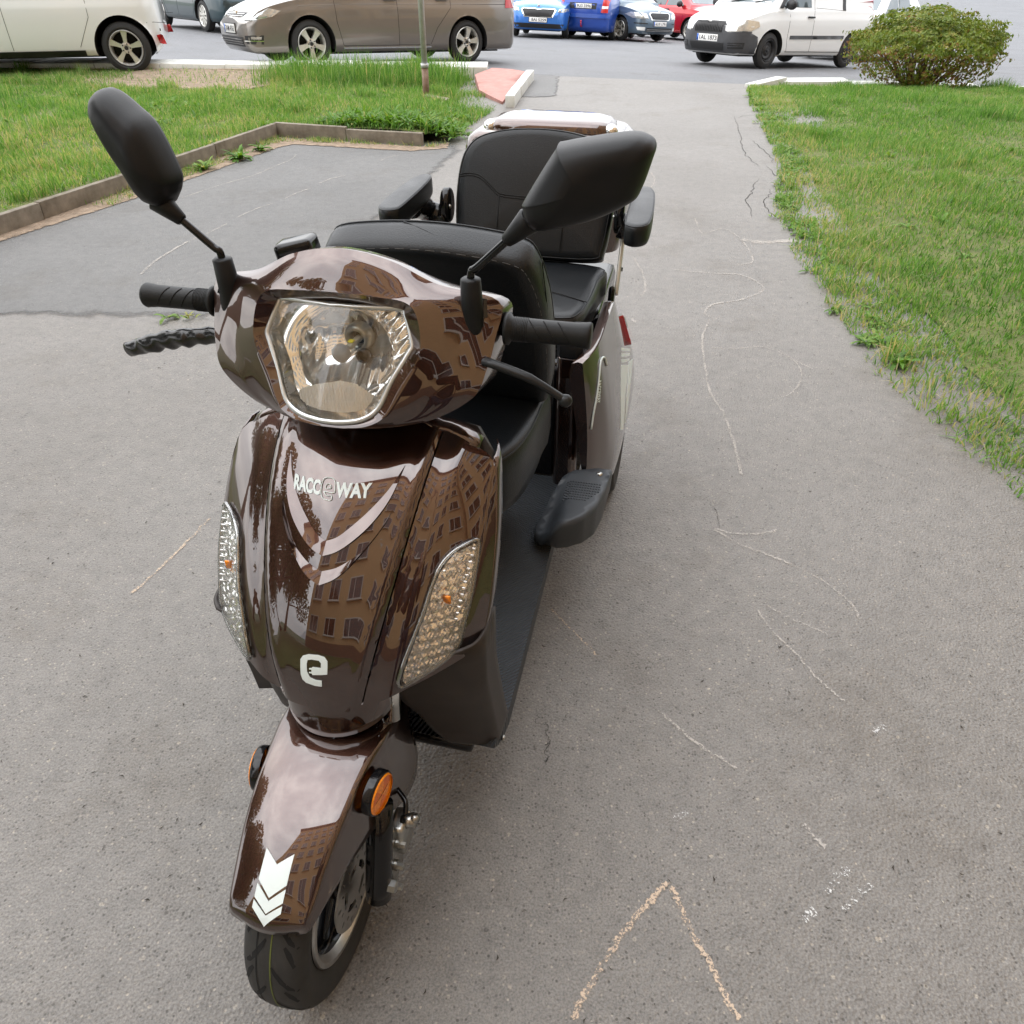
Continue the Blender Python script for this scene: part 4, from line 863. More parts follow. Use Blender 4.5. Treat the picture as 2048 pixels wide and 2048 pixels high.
# slate blue saloon, three-quarter
k = simple('saloon_car', 'slate blue saloon with five-spoke wheels turned three-quarters to the camera', (4.00, 28.35), R(304), (.10, .145, .19), 4.57, 1.77, 1.46, 'five', .4)
glaze(k, 4.57, 1.46); k.front('headlight', [(.46, .60), (.80, .605), (.85, .70), (.80, .76), (.50, .725)], CLAMPW, .010, both=True); k.front('grille_surround', [(-.36, .565), (.36, .565), (.43, .72), (.36, .765), (-.36, .765), (-.43, .72)], CCHR, .010, .05); k.front('grille', [(-.32, .59), (.32, .59), (.385, .71), (.33, .742), (-.33, .742), (-.385, .71)], CBLK, .018, .05)
k.front('lower_grille', [(-.50, .27), (.50, .27), (.52, .37), (-.52, .37)], CBLK, .006)
for z in (.29, .325): k.front('grille_bar', [(-.5, z), (.5, z), (.5, z + .012), (-.5, z + .012)], CCHR, .012)
k.front('fog_lamp', [(.56, .30), (.74, .31), (.76, .39), (.57, .39)], CWHITEL, .010, both=True); k.front('bumper_strip', [(.50, .465), (.84, .475), (.84, .50), (.50, .49)], CBLK, .010, both=True); k.plate('6U9 1791', True, 0, .475); badge(k, 0, .765, .04, CCHR)
# red hatchback
k = simple('hatchback', 'red hatchback between the slate blue saloon and the white van', (6.55, 30.35), R(300), (.50, .008, .018), 4.37, 1.80, 1.47)
glaze(k, 4.37, 1.47); k.front('headlight', [(.42, .62), (.60, .64), (.80, .68), (.85, .76), (.72, .75), (.46, .68)], CLAMP, .010, both=True); k.front('grille', [(-.42, .55), (.42, .55), (.46, .66), (-.46, .66)], CBLK, .010, .05); k.front('grille_bar', [(-.44, .60), (.44, .60), (.44, .625), (-.44, .625)], CCHR, .020); k.front('fog_lamp_bay', [(.48, .33), (.78, .34), (.80, .46), (.58, .42)], CBLK, .010, both=True); k.front('fog_lamp', [(.56, .36), (.74, .37), (.74, .40), (.56, .39)], CWHITEL, .018, both=True)
k.front('lower_grille', [(-.6, .25), (.6, .25), (.6, .31), (-.6, .31)], CBLK, .008)
# dark blue car beyond
k = simple('hatchback', 'dark blue car glimpsed beyond the red hatchback', (9.0, 34.6), R(305), (.04, .06, .13), 4.2, 1.74, 1.46); glaze(k, 4.2, 1.46)
# white car behind the shrub
k = simple('hatchback', 'white car with a pale windscreen behind the clipped shrub', (8.15, 22.3), R(228), (.68, .69, .69), 4.2, 1.75, 1.48); glaze(k, 4.2, 1.48)
k.front('headlight', [(.46, .62), (.70, .63), (.83, .68), (.83, .77), (.60, .76)], CLAMPW, .010, both=True); k.front('grille', [(-.40, .58), (.40, .58), (.42, .66), (-.42, .66)], CBLK, .008, .05); k.front('lower_grille', [(-.5, .30), (.5, .30), (.5, .42), (-.5, .42)], CBLK, .008)
# dark teal car on the far side, left
k = simple('estate_car', 'dark teal car with pale plastic wheel covers beyond the white car', (-6.61, 21.9), R(311), (.012, .035, .045), 4.4, 1.76, 1.46, 'cover', estate=True); glaze(k, 4.4, 1.46)
# ================================================================ flats and trees behind the camera (they show as reflections)
OCH = pm('ochre_render', (.72, .47, .25), rough=.9, vary=.06, vscale=2.5)
BASE_ = pm('brown_plinth', (.22, .13, .09), rough=.9, vary=.1, vscale=3)
WFR = pm('window_frame_white', (.72, .70, .66), rough=.4); WGL = pm('window_glass', (.02, .024, .03), rough=.06, spec=.8); ROOFM = pm('roof_felt', (.10, .09, .085), rough=.9)
def flats(name, lab, loc, rz, W, D, H, floors, cols):
    b = empty(name, loc, rz); tag(b, lab, 'apartment building')
    obj('wall', box((0, D / 2, H / 2 + .6), (W, D, H - 1.2)), OCH, b, smooth=False); obj('plinth', box((0, D / 2, .6), (W + .06, D + .06, 1.2)), BASE_, b, smooth=False)
    obj('roof', box((0, D / 2, H + .25), (W + .9, D + .9, .5)), ROOFM, b, smooth=False)
    fr = join(box((-.72, 0, 0), (.08, .12, 1.5)), box((.72, 0, 0), (.08, .12, 1.5)), box((0, 0, .71), (1.36, .12, .08)), box((0, 0, -.71), (1.36, .12, .08)), box((.12, 0, 0), (.06, .11, 1.34)), box((0, -.06, -.80), (1.7, .24, .06)))
    f0 = g0 = None
    for i in range(floors):
        for j in range(cols):
            p = (-W / 2 + W * (j + .5) / cols, -.02, 2.6 + i * (H - 2.2) / floors)
            if f0 is None:
                f0 = obj('window', fr, WFR, b, smooth=False); g0 = obj('pane', box((0, .005, 0), (1.36, .06, 1.36)), WGL, f0, smooth=False); f = f0
            else:
                f = f0.copy(); COL.objects.link(f); g = g0.copy(); COL.objects.link(g); g.parent = f
            f.location = p
    for j in range(1, cols, 4):
        obj('downpipe', tube([(-W / 2 + W * j / cols, -.06, .2), (-W / 2 + W * j / cols, -.06, H)], .05, 8), BASE_, b)
    return b
flats('apartment_building', 'tall ochre flats mirrored in the middle of the scooter front shield', (3.0, -8.4, 0), R(180), 24, 10, 24.0, 8, 9)
flats('apartment_building', 'tall ochre flats mirrored in the scooter shield beside its right-hand lamp', (9.4, .6, 0), R(-90), 17, 9, 24.0, 8, 7)
LEAFT = leaf_mat('tree_leaves', [(0, (.045, .075, .020)), (.5, (.080, .120, .030)), (1, (.120, .165, .045))], .3)
BARK = pm('bark', (.085, .062, .045), rough=.9, vary=.3, vscale=6)
def tree(loc, h, r, lab, seed, n=7500):
    g = np.random.default_rng(seed); t = empty('broadleaf_tree', loc); tag(t, lab, 'tree', None)
    lim = [tube([(0, 0, -.1), (.05, 0, h * .25), (.1, .08, h * .55), (.05, .1, h * .85)], [.22, .17, .11, .03], 10)]
    cs = []
    for k in range(13):
        a = g.uniform(0, 6.28); e_ = g.uniform(.1, 1.1); L = r * g.uniform(.5, .95); z0 = h * g.uniform(.28, .62); c = Vector((math.cos(a) * math.cos(e_) * L, math.sin(a) * math.cos(e_) * L, z0 + math.sin(e_) * L)); cs.append(c)
        lim.append(tube(crom([(0.06, .04, z0 * .9), (c.x * .45, c.y * .45, z0 + (c.z - z0) * .35), tuple(c)], 3), [.07, .065, .06, .05, .04, .03, .02], 6))
    obj('trunk', join(*lim), BARK, t)
    V, F, T_ = [], [], []
    for k in range(n):
        c = cs[int(g.integers(len(cs)))]; d = Vector(g.normal(0, 1, 3)).normalized() * (r * .42 * g.random() ** .4); p = c + d; p.z = max(p.z, h * .22)
        u = Vector(g.normal(0, 1, 3)).normalized(); w = u.orthogonal().normalized(); s = g.uniform(.10, .20); b = len(V)
        V += [tuple(p - u * s), tuple(p + w * s * .5), tuple(p + u * s), tuple(p - w * s * .5)]; F.append((b, b + 1, b + 2, b + 3)); T_ += [float(np.clip(.5 + .25 * (d.z / r * 2) + g.normal(0, .2), 0, 1))] * 4
    tinted('crown', V, F, T_, LEAFT, t, smooth=False)
tree((-8.4, -2.6, 0), 8.5, 3.0, 'bushy tree mirrored in the left part of the scooter shield, nearest the flats', 3)
tree((-8.6, 2.6, 0), 8.0, 2.8, 'bushy tree mirrored along the left edge of the scooter front mudguard', 4)
tree((-12.5, -6.5, 0), 10.5, 3.4, 'tallest tree mirrored in the far left of the scooter shield', 5)
tree((6.4, 1.2, 0), 5.0, 1.5, 'small green tree on the right lawn, mirrored in the scooter rear side panel', 6, 2600)

# ---------------------------------------------------------------- rounded shrub on the right lawn
def shrub(loc, lab):
    g = np.random.default_rng(21); t = empty('shrub', loc); tag(t, lab, 'shrub')
    lim = []; V, F, T_ = [], [], []
    for k in range(60):
        a = g.uniform(0, 6.28); rr = g.uniform(.25, .8); lim.append(tube([(math.cos(a) * .12, math.sin(a) * .12, -.02), (math.cos(a) * rr * .7, math.sin(a) * rr * .7, .35), (math.cos(a) * rr, math.sin(a) * rr, g.uniform(.5, .85))], [.012, .008, .003], 4))
    obj('stems', join(*lim), pm('shrub_twigs', (.13, .075, .05), rough=.9), t)['kind'] = 'stuff'
    for k in range(17000):
        d = Vector(g.normal(0, 1, 3)).normalized(); d.z = abs(d.z) if g.random() < .6 else d.z
        lump = 1 + .22 * mnoise.noise(d * 2.2 + Vector((5, 1, 2))) + .20 * mnoise.noise(d * 5) + (.14 * g.random() if mnoise.noise(d * 11) > .45 else 0)
        q = lump * (1 - .35 * g.random() ** 2.2)
        p = Vector((d.x * 1.0 * q, d.y * 1.0 * q, .50 + d.z * .47 * q))
        if p.z < .03 + .05 * g.random(): continue
        u = (d.cross(Vector(g.normal(0, 1, 3)))).normalized(); n_ = (d + Vector(g.normal(0, .6, 3))).normalized(); w = n_.cross(u).normalized(); u = w.cross(n_); s = g.uniform(.018, .034); b = len(V)
        V += [tuple(p - u * s), tuple(p + w * s * .55 + n_ * s * .15), tuple(p + u * s), tuple(p - w * s * .55 + n_ * s * .15)]; F.append((b, b + 1, b + 2, b + 3))
        tn = .38 + .40 * max(0, mnoise.noise(d * 3.1 + Vector((1, 7, 3)))) + (.35 if d.z < .1 and g.random() < .5 else 0) + g.normal(0, .13); T_ += [float(np.clip(tn, 0, 1))] * 4
    tinted('crown', V, F, T_, leaf_mat('shrub_leaves', [(0, (.070, .115, .016)), (.4, (.14, .195, .028)), (.62, (.22, .225, .045)), (.8, (.22, .13, .05)), (1, (.18, .08, .04))], .25), t, smooth=False)
shrub((5.86, 12.62, -.14), 'rounded clipped shrub with green and reddish-brown leaves on the right lawn')

# ---------------------------------------------------------------- the person taking the picture: seen only in the paint and the lamp
def person(loc):
    root = empty('person', loc); tag(root, 'person in dark jacket and jeans with raised arms, mirrored in the scooter handlebar fairing', 'person')
    def skin(name, chains, mat, sub=2):
        V, E, Rr = [], [], []; seen = {}
        for ch in chains:
            prev = None
            for x, y, z, r in ch:
                k = (round(x, 4), round(y, 4), round(z, 4))
                if k not in seen: seen[k] = len(V); V.append((x, y, z)); Rr.append(r)
                i = seen[k]
                if prev is not None and prev != i: E.append((prev, i))
                prev = i
        me = bpy.data.meshes.new(name); me.from_pydata(V, E, []); me.update(); me.materials.append(mat)
        o = bpy.data.objects.new(name, me); COL.objects.link(o); o.parent = root
        o.modifiers.new('skin', 'SKIN'); lay = me.skin_vertices[0] if me.skin_vertices else None
        for i, r in enumerate(Rr): lay.data[i].radius = (r, r * .82 if r > .09 else r)
        lay.data[0].use_root = True
        m = o.modifiers.new('sub', 'SUBSURF'); m.levels = 1; m.render_levels = sub; return o
    JK = pm('dark_jacket', (.020, .021, .026), rough=.85, vary=.2, vscale=12); JN = pm('dark_jeans', (.022, .028, .045), rough=.85, vary=.2, vscale=20); SKN = pm('skin', (.50, .30, .22), rough=.5); HAIR = pm('brown_hair', (.05, .03, .02), rough=.6); SHOE = pm('dark_shoes', (.02, .018, .016), rough=.5)
    trunk = [(0, 0, .92, .155), (0, .0, 1.10, .145), (0, .01, 1.28, .165), (0, .0, 1.42, .12), (0, .01, 1.49, .06)]
    ch = [trunk]
    for s in (1, -1): ch.append([(0, .0, 1.42, .12), (s * .18, 0, 1.41, .068), (s * .24, .06, 1.17, .052), (s * .17, .24, 1.30, .042), (s * .085, .345, 1.47, .033)])
    skin('jacket', ch, JK)
    legs = [[(0, 0, .90, .13)] + [(s * .10, 0, .84, .095), (s * .115, .01, .48, .066), (s * .125, -.01, .10, .048)] for s in (1, -1)]
    skin('trousers', legs, JN)
    for s in (1, -1): obj('shoe', box((s * .128, .05, .045), (.095, .27, .09), .035, 3), SHOE, root)
    hc = Vector((0, .035, 1.63))
    def hd(d):
        p = Vector((d.x * .076, d.y * .098, d.z * .115)); 
        if d.y > .3 and abs(d.x) < .25 and -.25 < d.z < .15: p.y += .018 * (1 - abs(d.x) / .25)
        return hc + p
    sph = lathe([(-1, 0.001)] + [(math.sin(a), math.cos(a)) for a in np.linspace(-1.45, 1.45, 19)] + [(1, .001)], 28, 'z')
    obj('head', ([tuple(hd(Vector(p))) for p in sph[0]], sph[1]), SKN, root)
    obj('neck', tube([(0, .01, 1.44), (0, .02, 1.56)], .052, 16), SKN, root)
    obj('hair', ([tuple(hc + Vector((p[0] * .082, p[1] * .102 - .012, p[2] * .118 + .010))) for p in sph[0]], [q for q in sph[1] if sum(sph[0][i][2] for i in q) / len(q) > .25 or sum(sph[0][i][1] for i in q) / len(q) < -.25]), HAIR, root)
    for s in (1, -1):
        obj('ear', xf(lathe([(-.008, .001), (-.006, .02), (.006, .024), (.010, .014)], 14, 'x'), Matrix.Translation((s * .078, .03, 1.625))), SKN, root)
        obj('eye', xf(lathe([(-.01, .001), (-.006, .009), (.004, .011), (.010, .006), (.012, .001)], 12, 'y'), Matrix.Translation((s * .031, .122, 1.645))), pm('eye', (.6, .58, .55), rough=.1), root)
        palm = [(s * .085, .345, 1.47, .030), (s * .078, .365, 1.505, .026), (s * .074, .375, 1.53, .022)]; hand = [palm]
        for j, L_ in enumerate((.05, .058, .054, .044)):
            b = (s * (.086 - .012 * j), .376, 1.528 + .002 * j, .0085); hand.append([palm[-1], b, (b[0] - s * .012, b[1] + .012, b[2] + L_ * .5, .008), (b[0] - s * .028, b[1] + .006, b[2] + L_ * .62, .007)])
        hand.append([palm[1], (s * .055, .352, 1.515, .010), (s * .040, .350, 1.535, .0085)])
        skin('hand', hand, SKN, 1)
    obj('mouth', box((0, .125, 1.585), (.042, .008, .010), .003), pm('lips', (.42, .16, .14), rough=.4), root)
person((.02, -.46, 0))
# ================================================================ the three-wheeled scooter
# local axes: x to the photo's right, y away from the camera, z up; front wheel at y = .17
PAINT = pm('brown_paint', (.058, .0255, .017), rough=.34, metal=.95, coat=1., coat_r=.014, coat_ior=1.92)
BLACKP = pm('black_plastic', (.0085, .009, .010), rough=.42, spec=.26, bump=.25, bscale=900, bdist=.0006)
GLOSSB = pm('gloss_black', (.006, .006, .007), rough=.12, spec=.4)
BOARD = pm('grey_floor_plastic', (.036, .041, .047), rough=.5, spec=.35, vary=.12, vscale=14, bump=.25, bscale=700, bdist=.0008)
COWL = pm('dark_cowl_plastic', (.030, .024, .021), rough=.5, spec=.4, vary=.15, vscale=20, bump=.2, bscale=600, bdist=.0008)
LEATH = pm('black_leather', (.0055, .0068, .0082), rough=.36, spec=.36, bump=.5, bscale=330, bdist=.0012, rvar=.06, vscale=6)
STITCH = pm('grey_thread', (.10, .10, .10), rough=.8)
SEAM = pm('seam_shadow', (.004, .004, .004), rough=.9)
CHROME = pm('chrome', (.82, .82, .80), rough=.06, metal=1)
ALU = pm('brushed_aluminium', (.55, .54, .52), rough=.28, metal=1, vary=.1, vscale=40)
SILV = pm('satin_silver_paint', (.60, .60, .55), rough=.32, metal=.55)
STEEL = pm('zinc_steel', (.42, .42, .40), rough=.3, metal=1, vary=.2, vscale=60)
RUB = pm('tyre_rubber', (.030, .029, .027), rough=.62, spec=.35, vary=.2, vscale=30, bump=.2, bscale=500, bdist=.0008)
RUBD = pm('tread_groove', (.004, .004, .004), rough=.9)
GREENL = pm('green_tread_line', (.10, .12, .02), rough=.7)
WHITE = pm('white_sticker', (.70, .78, .77), rough=.35, spec=.4)
AMBER = pm('amber_lens', (.75, .17, .008), rough=.12, spec=.6, vary=.25, vscale=300)
AMBER2 = pm('amber_lens_bright', (.85, .26, .012), rough=.12, spec=.6, vary=.25, vscale=300)
RED = pm('red_lens', (.55, .010, .014), rough=.06, coat=1)
CLEAR = clear_mat('clear_lens', (.97, .98, .97), gloss=.02)
CLEARB = clear_mat('rippled_clear_lens', (.98, .98, .97), gloss=.05, bump=.9, bscale=150, rough=.04)
REFL = pm('mirror_reflector', (.96, .955, .945), rough=.07, metal=.78)
REFLB = pm('beaded_reflector', (.93, .925, .91), rough=.16, metal=.30, bump=.8, bscale=240, bdist=.003)
REFLS = pm('faceted_reflector', (.97, .97, .96), rough=.09, metal=.78)
FLUTE = pm('fluted_lens', (.90, .91, .91), rough=.12, metal=.35)
LEDY = pm('yellow_led', (.85, .80, .05), rough=.4)
FROST = pm('frosted_cap', (.52, .53, .54), rough=.5)
MGLASS = pm('mirror_glass', (.9, .9, .9), rough=.01, metal=1)
REST = pm('grey_rest_plastic', (.040, .045, .051), rough=.46, spec=.35, vary=.10, vscale=14, bump=.25, bscale=700, bdist=.0008)
wave_bump(BOARD, 42, .9, .004, rot=(0, 0, R(45)))

scooter = empty('mobility_scooter', (-.384, .571, 0), R(-13))
tag(scooter, 'brown three-wheeled two-seat scooter with black leather seats standing on the footpath', 'mobility scooter')
def sp(name, vf, mat, parent=None, **k): return obj(name, vf, mat, parent or scooter, **k)

# ---------------------------------------------------------------- front wheel
WC = (0, .172, .205)
prof = [(.040, .137), (.047, .150), (.053, .166), (.0545, .176), (.052, .187), (.043, .197), (.030, .2025), (.014, .205), (0, .2055)]
prof = prof + [(-a, b) for a, b in reversed(prof[:-1])]
tyre = sp('front_wheel', lathe(prof, 72, 'x', WC), RUB)
# moulded grooves: thin dark inlays following the crown
def tread(S):
    parts = []
    for k in range(14):
        a0 = 2 * math.pi * k / 14 + .06
        for s in (-1, 1):
            path = [(.006, .0), (.012, .06), (.022, .14), (.034, .22), (.046, .27)]
            path2 = [(.026, .02), (.034, .09), (.042, .20)]
            for pt, da in ((path, 0 if s > 0 else .22), (path2, .24 if s > 0 else .02)):
                L, Rr = [], []
                for i, (x, da2) in enumerate(pt):
                    w = .0048 * math.sin(math.pi * (i + .6) / (len(pt) + .2)) + .0006
                    for side, st in ((1, L), (-1, Rr)):
                        xx = x + side * w * .6; an = a0 + da + da2 - side * w * 3
                        r = np.interp(abs(xx), [0, .014, .030, .043, .052], [.2055, .205, .2025, .197, .187]) + .0006
                        st.append((s * xx, WC[1] + r * math.cos(an), WC[2] + r * math.sin(an)))
                V = L + Rr; n = len(L); F = [(i, i + 1, n + i + 1, n + i) for i in range(n - 1)]
                parts.append((V, F))
    return join(*parts)
sp('tread_grooves', tread(None), RUBD, tyre)['kind'] = 'stuff'
def ringline(x0, w, lift=.0007):
    r = lambda x: np.interp(abs(x), [0, .014, .030, .043, .052], [.2055, .205, .2025, .197, .187]) + lift
    return lathe([(x0 - w, r(x0 - w)), (x0 + w, r(x0 + w))], 72, 'x', WC)
sp('tread_line', ringline(.004, .0011), GREENL, tyre); sp('tread_groove', ringline(-.021, .0012), RUBD, tyre)
rimp = [(.043, .139), (.0475, .137), (.0475, .129), (.040, .121), (.036, .118)]
sp('rim', join(lathe(rimp, 64, 'x', WC), mir(lathe(rimp, 64, 'x', WC))), ALU, tyre, auto=35)
rb = [(.036, .118), (.030, .112), (-.030, .112), (-.036, .118)]
sp('rim_barrel', lathe(rb, 48, 'x', WC), GLOSSB, tyre)
spk = []
for k in range(5):
    a = 2 * math.pi * k / 5 + .3
    bx = box((.012, .07, 0), (.016, .10, .030), .004)
    spk.append(xf(bx, Matrix.Translation(WC) @ Matrix.Rotation(a, 4, 'X')))
spk.append(lathe([(-.045, 0), (-.045, .026), (.03, .030), (.05, .022), (.05, 0)], 28, 'x', WC))
sp('rim_spokes', join(*spk), GLOSSB, tyre)
def disc():
    P = []
    for k in range(96):
        a = 2 * math.pi * k / 96; P.append((.079 * math.cos(a) * (1 + .012 * math.cos(9 * a)), .079 * math.sin(a) * (1 + .012 * math.cos(9 * a))))
    holes = []
    for k in range(9):
        a = 2 * math.pi * k / 9
        for r_, da, ln, w in ((.066, 0, .012, .0055), (.056, .33, .009, .005)):
            q = []
            for j in range(12):
                b = 2 * math.pi * j / 12; lx, ly = ln * .5 * math.cos(b), w * .55 * math.sin(b)
                c_, s_ = math.cos(a + da), math.sin(a + da); q.append((r_ * c_ + lx * c_ - ly * s_, r_ * s_ + lx * s_ + ly * c_))
            holes.append(q)
    for k in range(5):
        a = 2 * math.pi * k / 5 + .3; q = []
        for r_, d0, d1 in ((.032, -.40, .40), (.045, .46, -.46)):
            for t in np.linspace(d0, d1, 5): q.append((r_ * math.cos(a + t), r_ * math.sin(a + t)))
        holes.append(q)
    S = lambda u, v: (.060, WC[1] + u, WC[2] + v)
    return patch(S, P, .006, 0, .004, holes)
sp('brake_disc', disc(), ALU, tyre, smooth=False)
sp('valve_stem', tube([(.028, .098, .244), (.034, .092, .262)], [.0045, .005], 10), CHROME, tyre)
sp('valve_band', tube([(.0285, .0976, .2455), (.0305, .0956, .251)], .0060, 10), AMBER2, tyre)

# fork legs, caliper
for s in (1, -1):
    leg = join(tube([(s * .100, .178, .172), (s * .100, .186, .20), (s * .100, .222, .31), (s * .100, .245, .37)], [.0235, .0245, .0245, .022], 20),
               tube([(s * .100, .24, .36), (s * .098, .262, .43)], .015, 16))
    lg = sp('fork_leg', leg, GLOSSB)
    sp('fork_tube', tube([(.095 * s if s > 0 else -.08, .350, .475), (.095 * s if s > 0 else -.08, .372, .60)], .0150, 18), CHROME, lg)
    sp('axle_nut', lathe([(0, 0), (0, .012), (.016, .012), (.018, .008), (.018, 0)], 6, 'x', (s * .118 if s > 0 else s * .118 - .018, .186, .205)), STEEL, lg, smooth=False)
cal = sp('brake_caliper', join(box((.122, .262, .262), (.03, .050, .080), .008), box((.118, .232, .235), (.006, .05, .13), .002), tube([(.128, .262, .292), (.150, .268, .300)], .013, 12)), STEEL)
for (y, z) in ((.236, .262), (.216, .224), (.198, .185)):
    sp('caliper_bolt', join(lathe([(0, .0095), (.004, .0095), (.004, .0068), (.016, .0068), (.017, .004), (.017, 0)], 6, 'x', (.124, y, z)), lathe([(-.002, .010), (.004, .010)], 16, 'x', (.124, y, z))), STEEL, cal, smooth=False)
sp('brake_hose', tube(crom([(.132, .268, .305), (.126, .288, .318), (.104, .305, .325)], 5), .0048, 8), GLOSSB, cal)
sp('banjo_bolt', tube([(.142, .268, .298), (.156, .264, .312)], .008, 8), STEEL, cal)

# ---------------------------------------------------------------- front mudguard
fy = lambda y: 2.252 * y ** 3 - 2.822 * y * y + 1.06 * y + .367 - .012 * math.exp(-y / .004)
fw = interp([0, .004, .010, .020, .089, .163, .257, .30, .36, .42], [.045, .056, .0625, .0675, .0765, .085, .094, .099, .100, .096])
sk = interp([0, .02, .09, .19, .25, .30, .345, .386, .42], [.352, .362, .372, .352, .320, .284, .258, .252, .30])
def fend():
    ys = [0, .003, .008, .016] + list(np.linspace(.03, .40, 34)) + [.412]; rings = []
    for y in ys:
        w, zt, zb = fw(y), fy(y), min(sk(y), fy(y) - .012); r = []
        droop = .0012 + .016 * min(1, y / .05) * .6
        lip = .016 * max(0, 1 - y / .02) ** 1.5
        for x in np.linspace(0, 1, 15):
            r.append((x * w * .93, y + lip * x * x * .6, zt - droop * (x ** 2.6) - 0))
        x0, z0 = r[-1][0], r[-1][2]
        r.append((w * .975, y + lip * .7, z0 - .0028)); r.append((w * 1.0, y + lip * .75, z0 - .0075))
        ze = min(zb, z0 - .010)
        for t in np.linspace(0, 1, 9)[1:]:
            r.append((w + .010 * t * min(1, (z0 - ze) / .06), y + lip * .75, z0 - .0075 + (ze - (z0 - .0075)) * t))
        full = [(-p[0], p[1], p[2]) for p in reversed(r[1:])] + r
        rings.append(full)
    return loft(rings, closed=False)
fender = sp('front_mudguard', fend(), PAINT, solid=.004)
FS = lambda x, y: (x, y, fy(y) - (.0012 + .0096 * min(1, y / .05)) * (min(1, abs(x) / (fw(y) * .93)) ** 2.6))
for pl in ([(-.0236, .0885), (.0, .0718), (.0236, .0885), (.0236, .0512), (0, .0335), (-.0236, .0512)],
           [(-.0238, .0470), (0, .0300), (.0238, .0470), (.0238, .0315), (0, .0165), (-.0238, .0315)],
           [(-.0240, .0285), (0, .0145), (.0240, .0285), (.0240, .0200), (0, .0045), (-.0240, .0200)]):
    sp('arrow_sticker', patch(FS, pl, .006, .0009, .0008), WHITE, fender, smooth=False)
for s in (1, -1):
    C = Vector((s * (.101 if s > 0 else .094), .224, .436)); T = Matrix.Translation(C) @ Matrix.Rotation(R(-8) * s, 4, 'Z')
    if s < 0: C = C + Vector((.004, 0, 0))
    def L(p): 
        q = lathe(p, 40, 'x'); 
        if s < 0: q = mir(q)
        return xf(q, T)
    hs = sp('reflector_housing', L([(0, .0395), (.012, .0395), (.016, .038), (.017, .036), (.015, .0345)]), GLOSSB)
    sp('amber_rim', L([(.013, .0362), (.0185, .0352), (.0195, .033)]), AMBER2, hs)
    sec, sec2 = [], []
    for k in range(6):
        a0, a1 = k * math.pi / 3, (k + 1) * math.pi / 3
        ring = [(0, 0)] + [(.0345 * math.cos(a0 + (a1 - a0) * t / 6), .0345 * math.sin(a0 + (a1 - a0) * t / 6)) for t in range(7)]
        vv = [(.0165, a, b) for a, b in ring]; vv[0] = (.0172 + (.0009 if k % 2 else 0), 0, 0)
        q = (vv, [(0, t, t + 1) for t in range(1, 7)])
        if s < 0: q = mir(q)
        (sec if k % 2 else sec2).append(xf(q, T))
    sp('amber_reflector', join(*sec), AMBER2, hs, smooth=False); sp('amber_reflector', join(*sec2), AMBER, hs, smooth=False)

# steering neck cover above the mudguard
def neck():
    rings = []
    for z, y0 in ((.4965, .268), (.51, .2685), (.53, .270), (.56, .276), (.60, .29)):
        rings.append([(.099 * math.sin(a) / math.sin(1.3), y0 + .105 * (1 - math.cos(a)), z + .018 * (1 - math.cos(a))) for a in np.linspace(-1.3, 1.3, 33)])
    return loft(rings, closed=False)
sp('steering_neck_cover', neck(), PAINT, solid=.004)
sp('inner_well', box((0, .42, .47), (.19, .03, .24), .01), GLOSSB)

# ---------------------------------------------------------------- front shield
_py = np.polyfit([.55, .58, .643, .70, .769, .806, .85, .889, .92, .95, .97], [.268, .272, .287, .312, .350, .381, .420, .459, .503, .558, .605], 5)
yc_ = lambda z: float(np.polyval(_py, min(max(z, .55), .975)))
xs_ = lambda z: -.111 + .398 * z - .137 * z * z      # seam
xc_ = lambda z: xs_(z) - .0125 + .004 * (z - .55)    # crease inside the seam
def sstep(a, b, x):
    t = min(max((x - a) / (b - a), 0), 1); return t * t * (3 - 2 * t)
def SH(x, z):
    ax = abs(x); y = yc_(z) + 2.02 * x * x; c, s = xc_(z), xs_(z)
    if ax > c: y += .007 * min(1, (ax - c) / max(s - c, 1e-4)) * (1 - sstep(s + .004, s + .045, ax))
    y -= .004 * math.exp(-((ax - c) / .010) ** 2) * sstep(.56, .66, z)
    edge = sstep(.225, .252, ax); y += .012 * edge * edge
    return (x, y, z)
zs = [.565, .60, .64, .68, .72, .76, .80, .84, .88, .91, .932, .944]
cp = [(-xs_(z) + .0012, z) for z in zs] + [(xs_(z) - .0012, z) for z in reversed(zs)]
top = [(x, .944 + .016 * (1 - (x / .14) ** 2)) for x in np.linspace(-.136, .136, 9)]
cp = [(-xs_(z) + .0012, z) for z in zs] + top[1:-1] + [(xs_(z) - .0012, z) for z in reversed(zs)]
cp = list(reversed(cp))
cpanel = sp('shield_centre_panel', patch(SH, cp, .0085, 0, .012), PAINT)
for s in (1, -1):
    ol = [(xs_(z) + .0012, z) for z in reversed(zs)] + [(.066, .5735), (.0949, .578)] + [(.1427, .600), (.2216, .6255), (.2400, .640), (.2495, .664), (.2525, .70), (.2520, .743), (.2490, .800), (.243, .845), (.2360, .882), (.2281, .8985), (.2147, .910), (.179, .928)]
    ol = [(s * a, b) for a, b in ol]
    if s < 0: ol = list(reversed(ol))
    sp('shield_side_panel', patch(SH, ol, .0085, 0, .016), PAINT)
